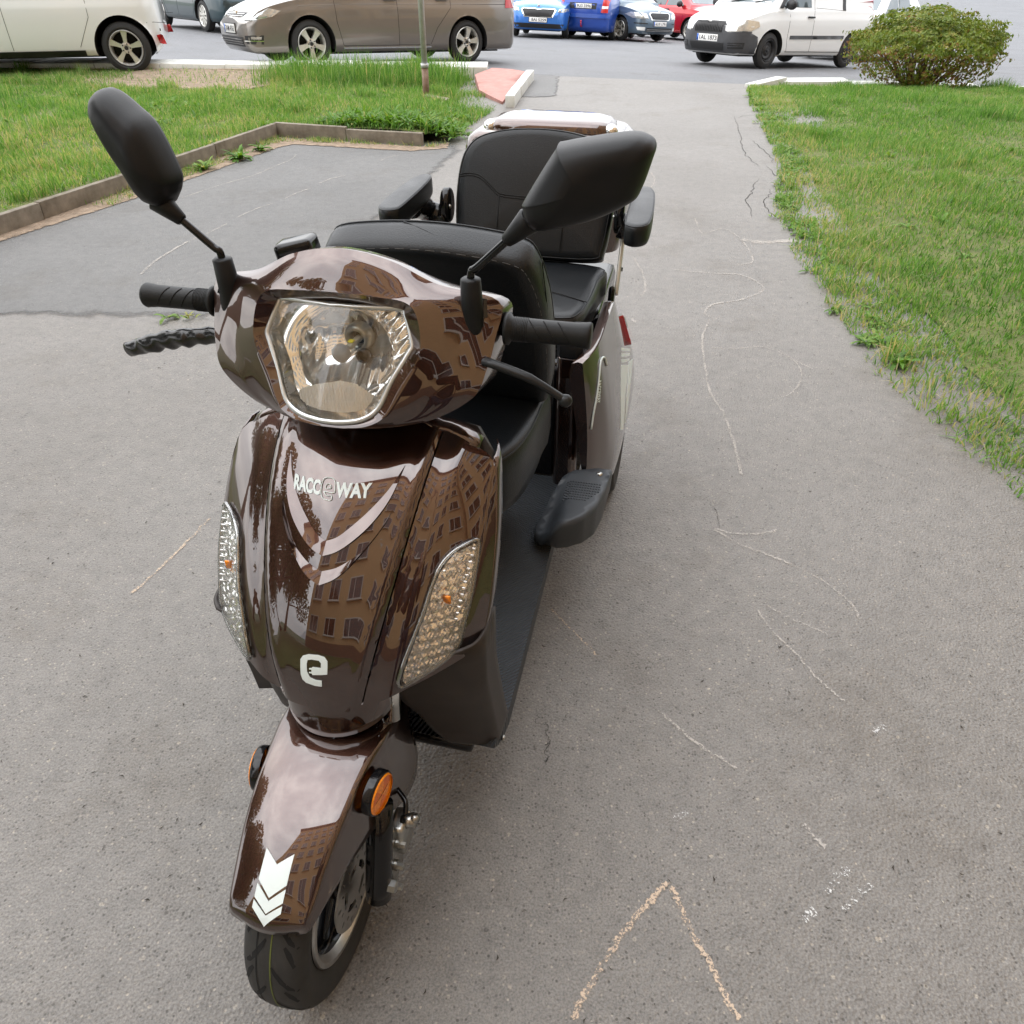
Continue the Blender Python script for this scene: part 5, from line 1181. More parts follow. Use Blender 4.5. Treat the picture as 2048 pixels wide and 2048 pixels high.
# swooshes: raised V blades, thicker at their lower edge so they look up at the sky
def swoosh(up, lo):
    up = crom([(x, z) + (0,) for x, z in up], 5); lo = crom([(x, z) + (0,) for x, z in lo], 5); n = len(up); V = []; F = []
    N = 5
    for s in (-1, 1):
        base = len(V)
        for i in range(n):
            a, b = up[i], lo[i]
            for k in range(N):
                t = k / (N - 1); p = a.lerp(b, t); q = Vector(SH(s * p.x, p.y)); w = math.sin(math.pi * min(1, (i + .3) / (n * .5)) / 2)
                q += Vector((0, -.72, .69)) * (.0008 + .0062 * t * w); V.append(tuple(q))
            q = Vector(SH(s * lo[i].x, lo[i].y)); V.append(tuple(q))
        m = N + 1
        for i in range(n - 1):
            for k in range(m - 1):
                a = base + i * m + k; f = (a, a + m, a + m + 1, a + 1); F.append(f if s < 0 else tuple(reversed(f)))
    return V, F
up1 = [(.1000, .9112), (.0842, .8875), (.0607, .8640), (.0351, .8436), (.0173, .8313), (0, .8250)]
lo1 = [(.1000, .9105), (.0894, .8760), (.0692, .8480), (.0442, .8269), (.0216, .8130), (0, .8058)]
up2 = [(.0958, .8640), (.0800, .8380), (.0640, .8180), (.0465, .8062), (.0236, .7936), (0, .7868)]
lo2 = [(.0958, .8630), (.0868, .8450), (.0698, .8225), (.0440, .7943), (.0242, .7785), (0, .7680)]
sp('swoosh_trim', swoosh(up1, lo1), PAINT, cpanel, auto=50); sp('swoosh_trim', swoosh(up2, lo2), PAINT, cpanel, auto=50)
gap = lambda a, b: [(x, z) for x, z in a] + [(-x, z) for x, z in reversed(a[:-1])] + [(-x, z) for x, z in b[1:]] + [(x, z) for x, z in reversed(b[1:-1])]
# lettering and emblem
TL, TR, BR_, BL = (-.0794, .8905), (.0561, .8940), (.0581, .8775), (-.0752, .8740)
def TS(a, b, wid=1.0):
    def f(u, v):
        u = a + (b - a) * u
        x = (BL[0] * (1 - u) + BR_[0] * u) * (1 - v) + (TL[0] * (1 - u) + TR[0] * u) * v
        z = (BL[1] * (1 - u) + BR_[1] * u) * (1 - v) + (TL[1] * (1 - u) + TR[1] * u) * v
        return SH(x, z)
    return f
sp('lettering', lettering('RACC', TS(0, .372), 1, 1, .045, .0012), WHITE, cpanel, smooth=False); sp('lettering', lettering('WAY', TS(.568, 1.0), 1, 1, .045, .0012), WHITE, cpanel, smooth=False)
def ering(k):  # one closed outline of the script e in unit box
    o = [(.80, .02), (.80, .22), (.45, .20), (.30, .30), (.28, .36), (.97, .36), (1.0, .62), (.96, .84), (.80, .97), (.50, 1.0), (.20, .95), (.05, .80), (0, .50), (.04, .22), (.18, .06), (.45, 0)]
    return [(Vector(p) - Vector((.5, .5))) * k + Vector((.5, .5)) for p in o]
eS = TS(.385, .560)
eo = crom([(p.x * 1.0, p.y * 1.45 - .22, 0) for p in ering(1)], 4, True); ei = crom([(p.x, p.y * 1.1 - .02, 0) for p in [Vector(q) for q in [(.33, .50), (.36, .70), (.52, .78), (.68, .70), (.70, .54)]]], 3, True)
for q_ in (eo, ei): sp('lettering', tube([Vector(eS(p.x, p.y)) + Vector((0, -.0012, .0006)) for p in q_], .0009, 6, closed=True), WHITE, cpanel)
EP = [(0.0118, 0.6251), (0.0116, 0.6143), (-0.0004, 0.6137), (-0.0161, 0.6162), (-0.0225, 0.621), (-0.0250, 0.630), (-0.0252, 0.6429), (-0.0248, 0.6563), (-0.0206, 0.6629), (-0.0105, 0.6675), (0.0062, 0.6689), (0.0171, 0.6672), (0.0219, 0.6606), (0.0222, 0.6498), (0.0215, 0.6379), (0.0064, 0.6350), (-0.0035, 0.6333), (-0.0056, 0.6358), (-0.0097, 0.6354), (-0.0095, 0.6374), (-0.0055, 0.6380), (-0.0053, 0.6425), (-0.0093, 0.6421), (-0.0094, 0.6441), (-0.0059, 0.645), (-0.0032, 0.6475), (0.0052, 0.6477), (0.0113, 0.6479), (0.0111, 0.6564), (0.0077, 0.66), (-0.0048, 0.66), (-0.0119, 0.6577), (-0.0137, 0.6508), (-0.0133, 0.637), (-0.0081, 0.6275), (0.0002, 0.6252)]
EP = list(reversed(EP))
sp('emblem', patch(SH, EP, .004, .0012, .0008), WHITE, cpanel, smooth=False)

# turn signals
SG = [(.2225, .8040), (.2285, .7980), (.2290, .7754), (.2272, .7343), (.2210, .6920), (.2170, .6600), (.2090, .6450), (.1859, .6300), (.1542, .6150), (.1375, .6085), (.1325, .6160), (.1345, .6300), (.1420, .6580), (.1620, .7206), (.1722, .7660), (.1815, .7860), (.1979, .7990)]
for s in (1, -1):
    ol = [(s * a, b) for a, b in SG]
    if s > 0: ol = list(reversed(ol))
    k0 = (.187, .705)
    inn = [(s * k0[0] + (a - s * k0[0]) * .93, k0[1] + (b - k0[1]) * .955) for a, b in ol]
    lens = sp('turn_signal', patch(SH, ol, .011, lambda u, v: .0085, .006), CLEARB)
    facet = lambda u, v: .0014 + .0048 * abs((((abs(u) + .28 * v) / .0125) % 1) - .5) + .0034 * abs(((v / .0145) % 1) - .5) + .0009 * math.sin(abs(u) * 900) * math.sin(v * 700)
    sp('reflector_bowl', patch(SH, inn, .0032, facet, .001), REFLS, lens, auto=14)
    rim_ = [Vector(SH(a, b)) + Vector((0, -.006, .003)) for a, b in ol]
    sp('lens_rim', tube(crom(rim_, 4, True), .0036, 8, closed=True), clear_mat('clear_rim', (.8, .82, .8), gloss=.25) if s > 0 else bpy.data.materials['clear_rim'], lens)
    b0 = Vector(SH(s * .194, .7326)) + Vector((0, -.0055, .003))
    sp('amber_bulb', box(b0, (.013, .004, .017), .0018), AMBER2, lens)
    if s > 0:      # vertical row of ribs along the outer edge of the lens
        rb_ = [box(Vector(SH(.2205 - .004 * t * .3, .794 - .0085 * t)) + Vector((0, -.0075, .004)), (.013, .002, .0035), .0009) for t in range(12)]
    else: rb_ = [box(Vector(SH(-.2205 + .004 * t * .3, .794 - .0085 * t)) + Vector((0, -.0075, .004)), (.013, .002, .0035), .0009) for t in range(12)]
    sp('lens_ribs', join(*rb_), REFL, lens)

# lower cowl, leg shield back and floor board
def cowl():
    rings = []
    for z, y0, w0, w1 in ((.655, .395, .225, .2505), (.60, .392, .13, .2515), (.55, .385, .105, .2535), (.50, .395, .108, .255), (.43, .410, .122, .2575), (.37, .425, .142, .2595), (.325, .438, .165, .2605), (.300, .455, .172, .2600), (.292, .485, .172, .256)):
        r = []
        for t in np.linspace(0, 1, 12):
            x = w0 + (w1 - w0) * t; r.append((x, y0 - .028 * (1 - t) * (1 if z > .45 else .4) - .030 * math.sin(math.pi * t * .5) * 0 + .02 * t ** 6, z))
        for t in np.linspace(0, 1, 6)[1:]: r.append((w1 + .002 * t, y0 + .02 + .07 * t, z + (.0 if z > .31 else .004 * t)))
        rings.append(r)
    V, F = loft(rings, closed=False); return V, [tuple(reversed(q)) for q in F]
cw = cowl()
sp('lower_cowl', cw, COWL, solid=.006); sp('lower_cowl', mir(([(p[0] * (.98 - .17 * sstep(.66, .42, p[2])), p[1], p[2]) for p in cw[0]], cw[1])), COWL, solid=.006)
def legshield():
    rings = []
    for z in np.linspace(.34, .93, 22):
        yb = yc_(min(z, .93)) + .145 if z > .60 else None
        yb = interp([.34, .40, .50, .60, .70, .80, .88, .93], [.475, .468, .455, .455, .485, .535, .60, .645])(z)
        w = interp([.34, .55, .75, .85, .90, .93], [.252, .251, .249, .238, .222, .19])(z)
        rings.append([(x * w, yb - .02 * (abs(x) ** 4), z) for x in np.linspace(-1, 1, 17)])
    V, F = loft(rings, closed=False); return V, F
sp('leg_shield_back', legshield(), COWL, solid=.01)
for s in (1, -1):      # painted return edge of the shield
    rings = []
    for z in np.linspace(.645, .90, 16):
        x = interp([.645, .664, .70, .743, .80, .845, .882, .90], [.2425, .2490, .2515, .2510, .2480, .242, .235, .2275])(z)
        y = SH(x, z)[1] + .002
        rings.append([(s * (x + .0008), y - .002, z), (s * (x + .003), y + .012, z), (s * (x + .003), y + .034, z + .004), (s * (x - .004), y + .050, z + .006)])
    V, F = loft(rings, closed=False)
    sp('shield_edge', (V, [tuple(reversed(q)) for q in F] if s < 0 else F), PAINT, solid=.003)
def shtop():      # painted top rim rolling back under the handlebar
    rings = []
    for x in np.linspace(-.205, .205, 31):
        zt = interp([0, .05, .10, .139, .179, .205], [.9605, .959, .953, .941, .9285, .914])(abs(x)); y = SH(x, zt)[1]
        rings.append([(x, y - .001, zt), (x, y + .014, zt + .006), (x, y + .035, zt + .004), (x * .98, y + .055, zt - .012)])
    V, F = loft(rings, closed=False); return V, [tuple(reversed(q)) for q in F]
sp('shield_top_rim', shtop(), PAINT, solid=.003)

FZ = .308
fl = [(-.17, .485), (.258, .470), (.262, .55), (.255, .85), (.246, 1.20), (.246, 1.42), (-.246, 1.42), (-.246, 1.20), (-.250, .90), (-.20, .60)]
def FL(u, v):
    return (u, v, FZ + .045 * max(0, 1 - (v - .47) / .09) ** 2)
floor_ = sp('floor_board', patch(FL, fl, .03, 0, .048), BOARD, bevel=.004)
sp('floor_bolt', lathe([(0, 0), (.0, .007), (.004, .006), (.006, 0)], 12, 'x', (.262, .487, .288)), STEEL, floor_)
sp('floor_underside', box((0, .95, .245), (.40, .95, .03), .01), GLOSSB)
# a dry straw lies on the board
# ---------------------------------------------------------------- handlebar fairing and headlight
HLr = [(0, .564, 1.152), (.055, .562, 1.153), (.0975, .5585, 1.1535), (.1045, .5525, 1.1465), (.1190, .537, 1.111), (.1140, .528, 1.096), (.0925, .505, 1.060), (.076, .483, 1.024), (.052, .472, 1.0085), (.022, .469, 1.003), (0, .4685, 1.002)]
MID = [(0, .5435, 1.177), (.062, .5445, 1.175), (.108, .546, 1.170), (.127, .5400, 1.152), (.1345, .526, 1.112), (.126, .514, 1.085), (.107, .497, 1.052), (.088, .477, 1.017), (.060, .4665, 1.0015), (.025, .4640, .996), (0, .4635, .995)]
BRW = [(0, .560, 1.204), (.070, .562, 1.197), (.128, .566, 1.180), (.180, .574, 1.160), (.184, .551, 1.106), (.176, .5335, 1.073), (.160, .517, 1.042), (.128, .500, 1.0105), (.078, .478, .9965), (.03, .4705, .991), (0, .470, .990)]
OUT = [(0, .582, 1.229), (.076, .5845, 1.216), (.145, .591, 1.184), (.232, .612, 1.158), (.2335, .583, 1.110), (.226, .556, 1.070), (.2105, .535, 1.034), (.155, .512, 1.002), (.088, .490, .990), (.035, .4825, .9855), (0, .482, .985)]
REA = [(0, .600, 1.226), (.078, .604, 1.212), (.148, .612, 1.179), (.240, .640, 1.152), (.2405, .640, 1.105), (.233, .630, 1.062), (.2165, .615, 1.022), (.158, .600, .990), (.09, .585, .980), (.036, .580, .9765), (0, .580, .976)]
RE2 = [(0, .640, 1.196), (.078, .650, 1.185), (.140, .665, 1.160), (.225, .685, 1.135), (.228, .690, 1.100), (.222, .690, 1.065), (.205, .690, 1.03), (.155, .690, 1.005), (.09, .690, .995), (.036, .690, .99), (0, .690, .99)]
def sym(r): return [(x, y, z) for x, y, z in r] + [(-x, y, z) for x, y, z in reversed(r[1:-1])]
def rs(r, n=6): return crom(sym(r), n, True)
def fairing():
    base = [rs(r) for r in (HLr, MID, BRW, OUT, REA, RE2)]
    HI = [p + Vector((0, .012, .002)) for p in base[0]]
    rings = [HI, base[0]]
    n = len(base[0])
    def between(a, b, k, bulge=0):
        return [[p.lerp(q, t / k) + Vector((0, -bulge * math.sin(math.pi * t / k), bulge * .5 * math.sin(math.pi * t / k))) for p, q in zip(a, b)] for t in range(1, k)]
    m1 = [p.lerp(q, .85) for p, q in zip(base[0], base[1])]; m2 = [p.lerp(q, .12) for p, q in zip(base[1], base[2])]
    rings += [m1, base[1], m2] + between(m2, base[2], 3, .0006) + [base[2]] + between(base[2], base[3], 4, .0015)
    o1 = [p.lerp(q, .985) for p, q in zip(base[2], base[3])]; o2 = [p.lerp(q, .05) for p, q in zip(base[3], base[4])]
    rings += [o1, base[3], o2, base[4], base[5]]
    V, F = loft(rings); return V, [tuple(reversed(q)) for q in F]
fairing_o = sp('handlebar_fairing', fairing(), PAINT, auto=48)
sp('fairing_back', loft([rs(RE2), [Vector((p.x * .2, .70, 1.08 + (p.z - 1.08) * .2)) for p in rs(RE2)]]), GLOSSB)
# headlight
def hy(x, z): return .563 + (z - 1.155) * .62 + .54 * x * x
HLo = [(a, c) for a, b, c in sym(HLr)]
HLo = [(p.x, p.y) for p in crom([(a, b, 0) for a, b in HLo], 4, True)]
cx0, cz0 = 0, 1.085
def hsh(k): return [(cx0 + (a - cx0) * k, cz0 + (b - cz0) * k) for a, b in HLo]
LS = lambda x, z: (x, hy(x, z) - .016 * max(0, 1 - (x / .125) ** 2 - ((z - 1.085) / .10) ** 2), z)
lamp = sp('headlight', patch(LS, hsh(.985), .009, 0, 0), CLEAR)
def hrefl(x, z):
    d = .030; r = math.hypot((x - .002) / .078, (z - 1.078) / .058)
    if r < 1:
        d = .030 + .050 * (1 - r * r)
        d += .0035 * abs(((x / .019) % 1) - .5)
    else:
        d = .022 + .012 * min(1, (r - 1) * 2) * 0 + .010 * math.exp(-(r - 1) * 6)
        if x > .05: d += .006 * abs((((x - z) / .022) % 1) - .5)
    return (x, hy(x, z) + d, z)
sp('reflector', patch(hrefl, hsh(.93), .0042, 0, 0), REFL, lamp, auto=30)
ra = [Vector((a, hy(a, b) + .002, b)) for a, b in hsh(.985)]; rb2 = [Vector((a, hy(a, b) + .024, b)) for a, b in hsh(.925)]
sp('lamp_wall', loft([ra, rb2]), REFL, lamp)
sp('lens_rim', tube([Vector((a, hy(a, b) - .003, b)) for a, b in hsh(.985)], .0042, 8, closed=True), pm('rim_plastic', (.62, .64, .64), rough=.18, metal=.6), lamp)
sp('gasket', tube([Vector((a, hy(a, b) + .003, b)) for a, b in hsh(1.015)], .0035, 8, closed=True), GLOSSB, lamp)
ribs = []
rimp_ = [Vector((a, hy(a, b) - .0005, b)) for a, b in hsh(.945)]
tot = crom(rimp_, 3, True)
for i in range(0, len(tot), 2):
    p = tot[i]; q = tot[(i + 1) % len(tot)]; t = (q - p).normalized(); inn_ = Vector((cx0, hy(0, cz0), cz0)) - p; inn_.normalize()
    ribs.append(tube([p - inn_ * .003, p + inn_ * .0035], .0009, 4))
sp('lens_ribs', join(*ribs), REFL, lamp)['kind'] = 'stuff'
strip = [(-.0575, 1.034), (-.050, 1.0387), (-.0293, 1.0452), (.0079, 1.0532), (.0337, 1.0515), (.0644, 1.0382), (.062, 1.030), (.0535, 1.0205), (.038, 1.0155), (.0188, 1.0125), (-.0206, 1.0125), (-.042, 1.0165), (-.054, 1.024)]
sp('fluted_strip', patch(lambda x, z: (x, hy(x, z) + .006 + .0011 * math.sin((x * .94 + z * .34) * 2 * math.pi / .0042), z), strip[::-1], .00105, 0, 0), FLUTE, lamp)
bc = Vector((.014, hy(.01, 1.094) + .060, 1.093)); ax = Vector((-.16, -1, -.10)).normalized()
Mx = Matrix.Translation(bc) @ ax.to_track_quat('Y', 'Z').to_matrix().to_4x4()
sp('bulb_collar', xf(lathe([(-.006, .0105), (.010, .0125), (.014, .0165), (.012, .0215), (.002, .0235), (-.008, .022)], 36, 'y'), Mx), pm('collar_grey', (.36, .36, .33), rough=.3, metal=.7), lamp)
sp('bulb_socket', xf(lathe([(-.004, 0), (-.004, .0105), (.004, .011)], 24, 'y'), Mx), GLOSSB, lamp)
sp('bulb', xf(box((0, .018, -.002), (.009, .036, .007), .001), Mx), pm('bulb_body', (.55, .55, .5), rough=.4), lamp)
sp('bulb', xf(box((0, .026, .0042), (.0085, .009, .0015), .0005), Mx), LEDY, lamp)
cc = Vector((.0012, hy(0, 1.083) + .012, 1.0835)); Mc = Matrix.Translation(cc) @ ax.to_track_quat('Y', 'Z').to_matrix().to_4x4()
sp('bulb_cap', xf(lathe([(0.002, 0), (.002, .0125), (.000, .0140), (-.010, .0142), (-.012, .013)], 36, 'y'), Mc), FROST, lamp)
sp('cap_bracket', tube([cc + Vector((.010, .006, -.004)), bc + Vector((.004, -.012, -.016))], .004, 8), REFL, lamp)
pc = Vector((.0245, hy(.024, 1.069) + .056, 1.0685)); Mp = Matrix.Translation(pc) @ ax.to_track_quat('Y', 'Z').to_matrix().to_4x4()
sp('pilot_bulb', xf(lathe([(.004, .0085), (.006, .0105), (-.008, .0100), (-.010, .004), (-.010, 0)], 24, 'y'), Mp), pm('pilot_dark', (.05, .04, .035), rough=.2), lamp)

# mirrors
def mirror(ol, s, base, joint, name='wing_mirror'):
    c = Vector((sum(p[0] for p in ol) / len(ol), 0, sum(p[1] for p in ol) / len(ol)))
    P = crom([(p[0], 0, p[1]) for p in ol], 5, True); rings = []
    for k, y in ((.90, .612), (.955, .611), (.995, .604), (1.0, .592), (.985, .578), (.94, .5655), (.86, .556), (.72, .5485), (.5, .543), (.25, .5405)):
        rings.append([Vector((c.x + (p.x - c.x) * k, y + .10 * (p.x - c.x) * s, c.z + (p.z - c.z) * k)) for p in P])
    V, F = loft(rings, cap1=True)
    if s < 0: F = [tuple(reversed(q)) for q in F]
    h = sp(name, (V, F), BLACKP)
    gl = [r for r in rings[0]]
    V = [tuple(p + Vector((0, -.001, 0))) for p in gl]; sp('mirror_glass', (V, [tuple(range(len(V)))]), MGLASS, h, smooth=False)
    j = Vector(joint); b = Vector(base); d = (j - b)
    tip = b + Vector((0, -.004, .066)); kn = b + Vector((0, -.004, .075))
    sp('mirror_boot', tube([b + Vector((0, 0, -.02)), b, b + Vector((0, -.001, .02)), tip, tip + Vector((0, 0, .003))], [.020, .019, .017, .0150, .011], 20), BLACKP, h)
    st = kn.lerp(j, .72)
    sp('mirror_stem', tube(crom([tip, kn + Vector((s * .002, 0, .004)), kn.lerp(j, .12), kn.lerp(j, .5), st], 4), .0058, 12), GLOSSB, h)
    sp('mirror_cone', tube([kn.lerp(j, .60), kn.lerp(j, .62), kn.lerp(j, .98), j], [.0075, .0095, .0185, .0165], 20), BLACKP, h)
    return h
mirror([(.276, 1.306), (.2785, 1.316), (.316, 1.376), (.328, 1.385), (.406, 1.398), (.433, 1.394), (.4425, 1.384), (.440, 1.368), (.430, 1.333), (.418, 1.316), (.367, 1.292), (.303, 1.277), (.286, 1.281), (.278, 1.291)], 1, (.198, .587, 1.132), (.286, .580, 1.289))
mirror(list(reversed([(-.258, 1.284), (-.2495, 1.297), (-.2455, 1.319), (-.266, 1.379), (-.292, 1.404), (-.322, 1.424), (-.342, 1.421), (-.352, 1.402), (-.338, 1.362), (-.313, 1.317), (-.296, 1.283), (-.284, 1.274), (-.268, 1.274)])), -1, (-.198, .587, 1.132), (-.283, .580, 1.283))
# dark pockets at the mirror bases, bars, grips and levers
for s in (1, -1):
    pk = [Vector((s * a, b, c)) for a, b, c in ((.165, .5695, 1.128), (.222, .590, 1.140), (.217, .6045, 1.162), (.185, .597, 1.166))]
    sp('mirror_pocket', ([tuple(p + Vector((0, -.0045, .0025))) for p in pk], [(0, 1, 2, 3) if s > 0 else (3, 2, 1, 0)]), GLOSSB, fairing_o, smooth=False, solid=.004)
    ax_y, ax_z = .612, 1.116
    g = [(.243, .0), (.243, .0245), (.249, .0250), (.253, .0185), (.262, .0182), (.31, .0178), (.355, .0182), (.358, .0190), (.366, .0195), (.371, .0205), (.3745, .0190), (.3745, 0)]
    gp = lathe([(s * a, r) for a, r in g], 32, 'x', (0, ax_y, ax_z))
    if s < 0: gp = (gp[0], [tuple(reversed(q)) for q in gp[1]])
    grip = sp('grip', gp, pm('grip_rubber', (.012, .0125, .013), rough=.48, spec=.3, bump=.3, bscale=500, bdist=.0008) if s > 0 else bpy.data.materials['grip_rubber'])
    gr = []
    for k in range(3):
        pts = []
        for t in np.linspace(-.1, 1, 9):
            an = R(100) + t * R(115); x = .283 + k * .021 + .020 * t
            pts.append((s * x, ax_y - .0180 * math.cos(an - R(90)) * 1.0, ax_z + .0180 * math.sin(an)))
        pts = [(s * (.280 + .022 * k + .022 * t), ax_y - .01815 * math.sin(R(10) + t * R(105)), ax_z + .01815 * math.cos(R(10) + t * R(105))) for t in np.linspace(0, 1, 9)]
        gr.append(tube(pts, .0009, 5))
    sp('grip_grooves', join(*gr), SEAM, grip)
    sp('grip_ribs', join(*[tube([(s * x, ax_y + .0184 * math.cos(a), ax_z + .0184 * math.sin(a)) for a in np.linspace(0, 2 * math.pi, 20, endpoint=False)], .0006, 4, closed=True) for x in np.arange(.257, .279, .0026)]), bpy.data.materials['grip_rubber'], grip)
sp('handlebar', tube([(-.25, .612, 1.116), (.25, .612, 1.116)], .012, 14), GLOSSB)
sp('brake_lever', join(tube(crom([(.205, .585, 1.078), (.226, .562, 1.081), (.240, .556, 1.081), (.294, .553, 1.066), (.330, .556, 1.045), (.346, .558, 1.034)], 5), [.010] * 6 + [.0088] * 10 + [.0075] * 9 + [.0095], 12, flat=.75), lathe([(-.011, 0), (-.009, .006), (-.004, .010), (.004, .010), (.009, .006), (.011, 0)], 14, 'x', (.348, .558, 1.0325))), pm('lever_black', (.012, .013, .014), rough=.38, spec=.35))
def sleeve():
    pts = [(-.215, .590, 1.066), (-.258, .590, 1.0645), (-.285, .588, 1.060), (-.30, .588, 1.0575), (-.315, .588, 1.055), (-.335, .590, 1.0495), (-.352, .590, 1.0475), (-.368, .590, 1.0395), (-.385, .590, 1.0365), (-.402, .592, 1.0285), (-.428, .595, 1.0205)]
    rad = [.0125, .0125, .012, .0145, .0125, .0148, .0118, .0142, .0128, .0118, .0115]
    P = crom(pts, 4); rr = np.interp(np.linspace(0, 10, len(P)), range(11), rad)
    V, F = tube(P, list(rr), 16, flat=1.15)
    V = [(a, b + .0016 * math.sin(a * 150 + c * 120), c + .0012 * math.sin(a * 210 + b * 200)) for a, b, c in V]; return V, F
sp('lever_sleeve', sleeve(), pm('lever_sleeve', (.012, .012, .013), rough=.22, spec=.6))
cb = xf(box((0, 0, 0), (.062, .052, .040), .009, 3), Matrix.Translation((-.113, .668, 1.190)) @ Matrix.Rotation(R(-12), 4, 'Y') @ Matrix.Rotation(R(10), 4, 'Z'))
cbo = sp('control_box', cb, GLOSSB)
sp('control_arm', xf(box((0, 0, 0), (.05, .036, .024), .006, 2), Matrix.Translation((-.072, .668, 1.166)) @ Matrix.Rotation(R(38), 4, 'Y')), GLOSSB, cbo)
sp('dash_panel', box((0, .65, 1.10), (.26, .06, .05), .02), GLOSSB)

# ---------------------------------------------------------------- seats
def cushion(ol, h, thick, crown=.012, edge=.022, n=4, curve=None):
    """upholstered pad from an outline in its own plane (u, v), thickness along w; returns verts in (u, v, w)"""
    P = crom([(a, b, 0) for a, b in ol], n, True); c = sum(P, Vector()) / len(P); rings = []
    for k, w in ((.6, 0), (.93, 0), (.985, .10), (1.0, .30), (1.0, .70), (.99, .86), (.965, .955)): rings.append([Vector((c.x + (p.x - c.x) * k, c.y + (p.y - c.y) * k, w * thick)) for p in P])
    for k in (.93, .85, .7, .5, .25): rings.append([Vector((c.x + (p.x - c.x) * k, c.y + (p.y - c.y) * k, thick + crown * (1 - k * k))) for p in P])
    if curve:
        for r in rings:
            for p in r: p.z += curve(p.x, p.y)
    V, F = loft(rings, cap0=True, cap1=True); return V, F, rings
def seamline(rings, i, r, out=.0006):
    return tube([p + Vector((0, 0, out)) for p in rings[i]], r, 5, closed=True)
def dashes(pts, r, k=2, gapk=1):
    parts = []; i = 0; n = len(pts)
    while i + k < n:
        parts.append(tube(pts[i:i + k + 1], r, 4)); i += k + gapk
    return join(*parts)
def frame(o, u, v, w):
    m = Matrix.Identity(4)
    for i in range(3): m[i][0], m[i][1], m[i][2], m[i][3] = u[i], v[i], w[i], o[i]
    return m
# front cushion (u = x, v = y, w = z)
fc = [(-.150, .835), (0, .800), (.150, .835), (.192, .88), (.212, .97), (.216, 1.10), (.200, 1.22), (0, 1.24), (-.200, 1.22), (-.216, 1.10), (-.212, .97), (-.192, .88)]
V, F, rg = cushion(fc, .02, .155, .018)
T = Matrix.Translation((0, 0, .565))
fcu = sp('front_seat_cushion', ([tuple(T @ Vector(p)) for p in V], F), LEATH)
sp('stitching', xf(dashes(crom([p * 1 for p in rg[6]], 3, True), .0007, 3, 2), T @ Matrix.Translation((0, 0, -.004))), STITCH, fcu)
sp('piping', xf(tube(rg[6], .0022, 6, closed=True), T), LEATH, fcu)
sp('seat_pedestal', join(box((0, 1.10, .44), (.16, .26, .27), .02), box((0, 1.07, .56), (.30, .34, .03), .01)), GLOSSB)
# front backrest: leans forward
vdir = Vector((0, -.42, .91)).normalized(); wdir = Vector((0, -.91, -.42)).normalized()
fb = [(-.195, .0), (0, 0), (.195, .0), (.226, .03), (.238, .14), (.238, .25), (.232, .33), (.216, .40), (.190, .432), (.10, .449), (0, .455), (-.10, .449), (-.190, .432), (-.216, .40), (-.232, .33), (-.238, .25), (-.238, .14), (-.226, .03)]
V, F, rg = cushion(fb, .02, .085, .012, curve=lambda x, y: -.30 * x * x * 0 + .0)
T = frame(Vector((0, 1.185, .748)), Vector((1, 0, 0)), vdir, wdir)
fbo = sp('front_seat_backrest', ([tuple(T @ Vector(p)) for p in V], [tuple(q) for q in F]), LEATH)
stp = crom(rg[6], 4, True)
sp('stitching', xf(dashes(stp, .0008, 3, 2), T), STITCH, fbo); sp('piping', xf(tube(rg[2], .0020, 6, closed=True), T), LEATH, fbo)
cre = [[(-.05, .452, .012), (.0, .4545, .035), (.06, .4515, .062)], [(.222, .39, .02), (.232, .34, .05), (.236, .27, .06)]]
sp('creases', join(*[xf(tube(crom(c, 5), .0012, 5), T) for c in cre]), LEATH, fbo)
# rear cushion
rc = [(-.19, 1.50), (0, 1.485), (.19, 1.50), (.232, 1.54), (.246, 1.64), (.248, 1.82), (.240, 1.94), (0, 1.96), (-.240, 1.94), (-.248, 1.82), (-.246, 1.64), (-.232, 1.54)]
V, F, rg = cushion(rc, .02, .10, .012); T = Matrix.Translation((0, 0, .672))
rcu = sp('rear_seat_cushion', ([tuple(T @ Vector(p)) for p in V], F), LEATH)
sp('piping', xf(tube(rg[6], .0022, 6, closed=True), T), LEATH, rcu)
sp('seam', join(tube(crom([(-.236, 1.62, .7745), (-.12, 1.655, .7835), (0, 1.662, .7855), (.12, 1.655, .7835), (.236, 1.62, .7745)], 6), .0014, 5), tube([(.13, 1.653, .7830), (.125, 1.50, .772)], .0014, 5), tube([(-.13, 1.653, .7830), (-.125, 1.50, .772)], .0014, 5)), SEAM, rcu)
# rear backrest
vdir = Vector((0, .40, .917)).normalized(); wdir = Vector((0, -.917, .40)).normalized()
rbk = [(-.21, 0), (0, -.004), (.21, 0), (.238, .03), (.250, .12), (.252, .20), (.245, .27), (.228, .315), (.19, .350), (.11, .372), (0, .380), (-.11, .372), (-.19, .350), (-.228, .315), (-.245, .27), (-.252, .20), (-.250, .12), (-.238, .03)]
V, F, rg = cushion(rbk, .02, .085, .014); T = frame(Vector((0, 2.00, .755)), Vector((1, 0, 0)), vdir, wdir)
rbo = sp('rear_seat_backrest', ([tuple(T @ Vector(p)) for p in V], F), LEATH)
sp('piping', xf(tube(rg[6], .0024, 6, closed=True), T), LEATH, rbo)
sw = lambda x: .085 + .014 * (1 - (x / .25) ** 2) + .0006
ss = [(-.243, .232), (-.20, .236), (-.165, .226), (-.13, .198), (-.105, .181), (-.06, .176), (0, .175), (.06, .176), (.105, .181), (.13, .198), (.165, .226), (.20, .236), (.243, .232)]
sp('seam', join(*[xf(tube(crom([(a, b + d, sw(a)) for a, b in ss], 4), .0016, 5), T) for d in (0, -.007)], *[xf(tube([(s * .105, .177, sw(.105)), (s * .103, .02, sw(.1))], .0016, 5), T) for s in (1, -1)]), SEAM, rbo)
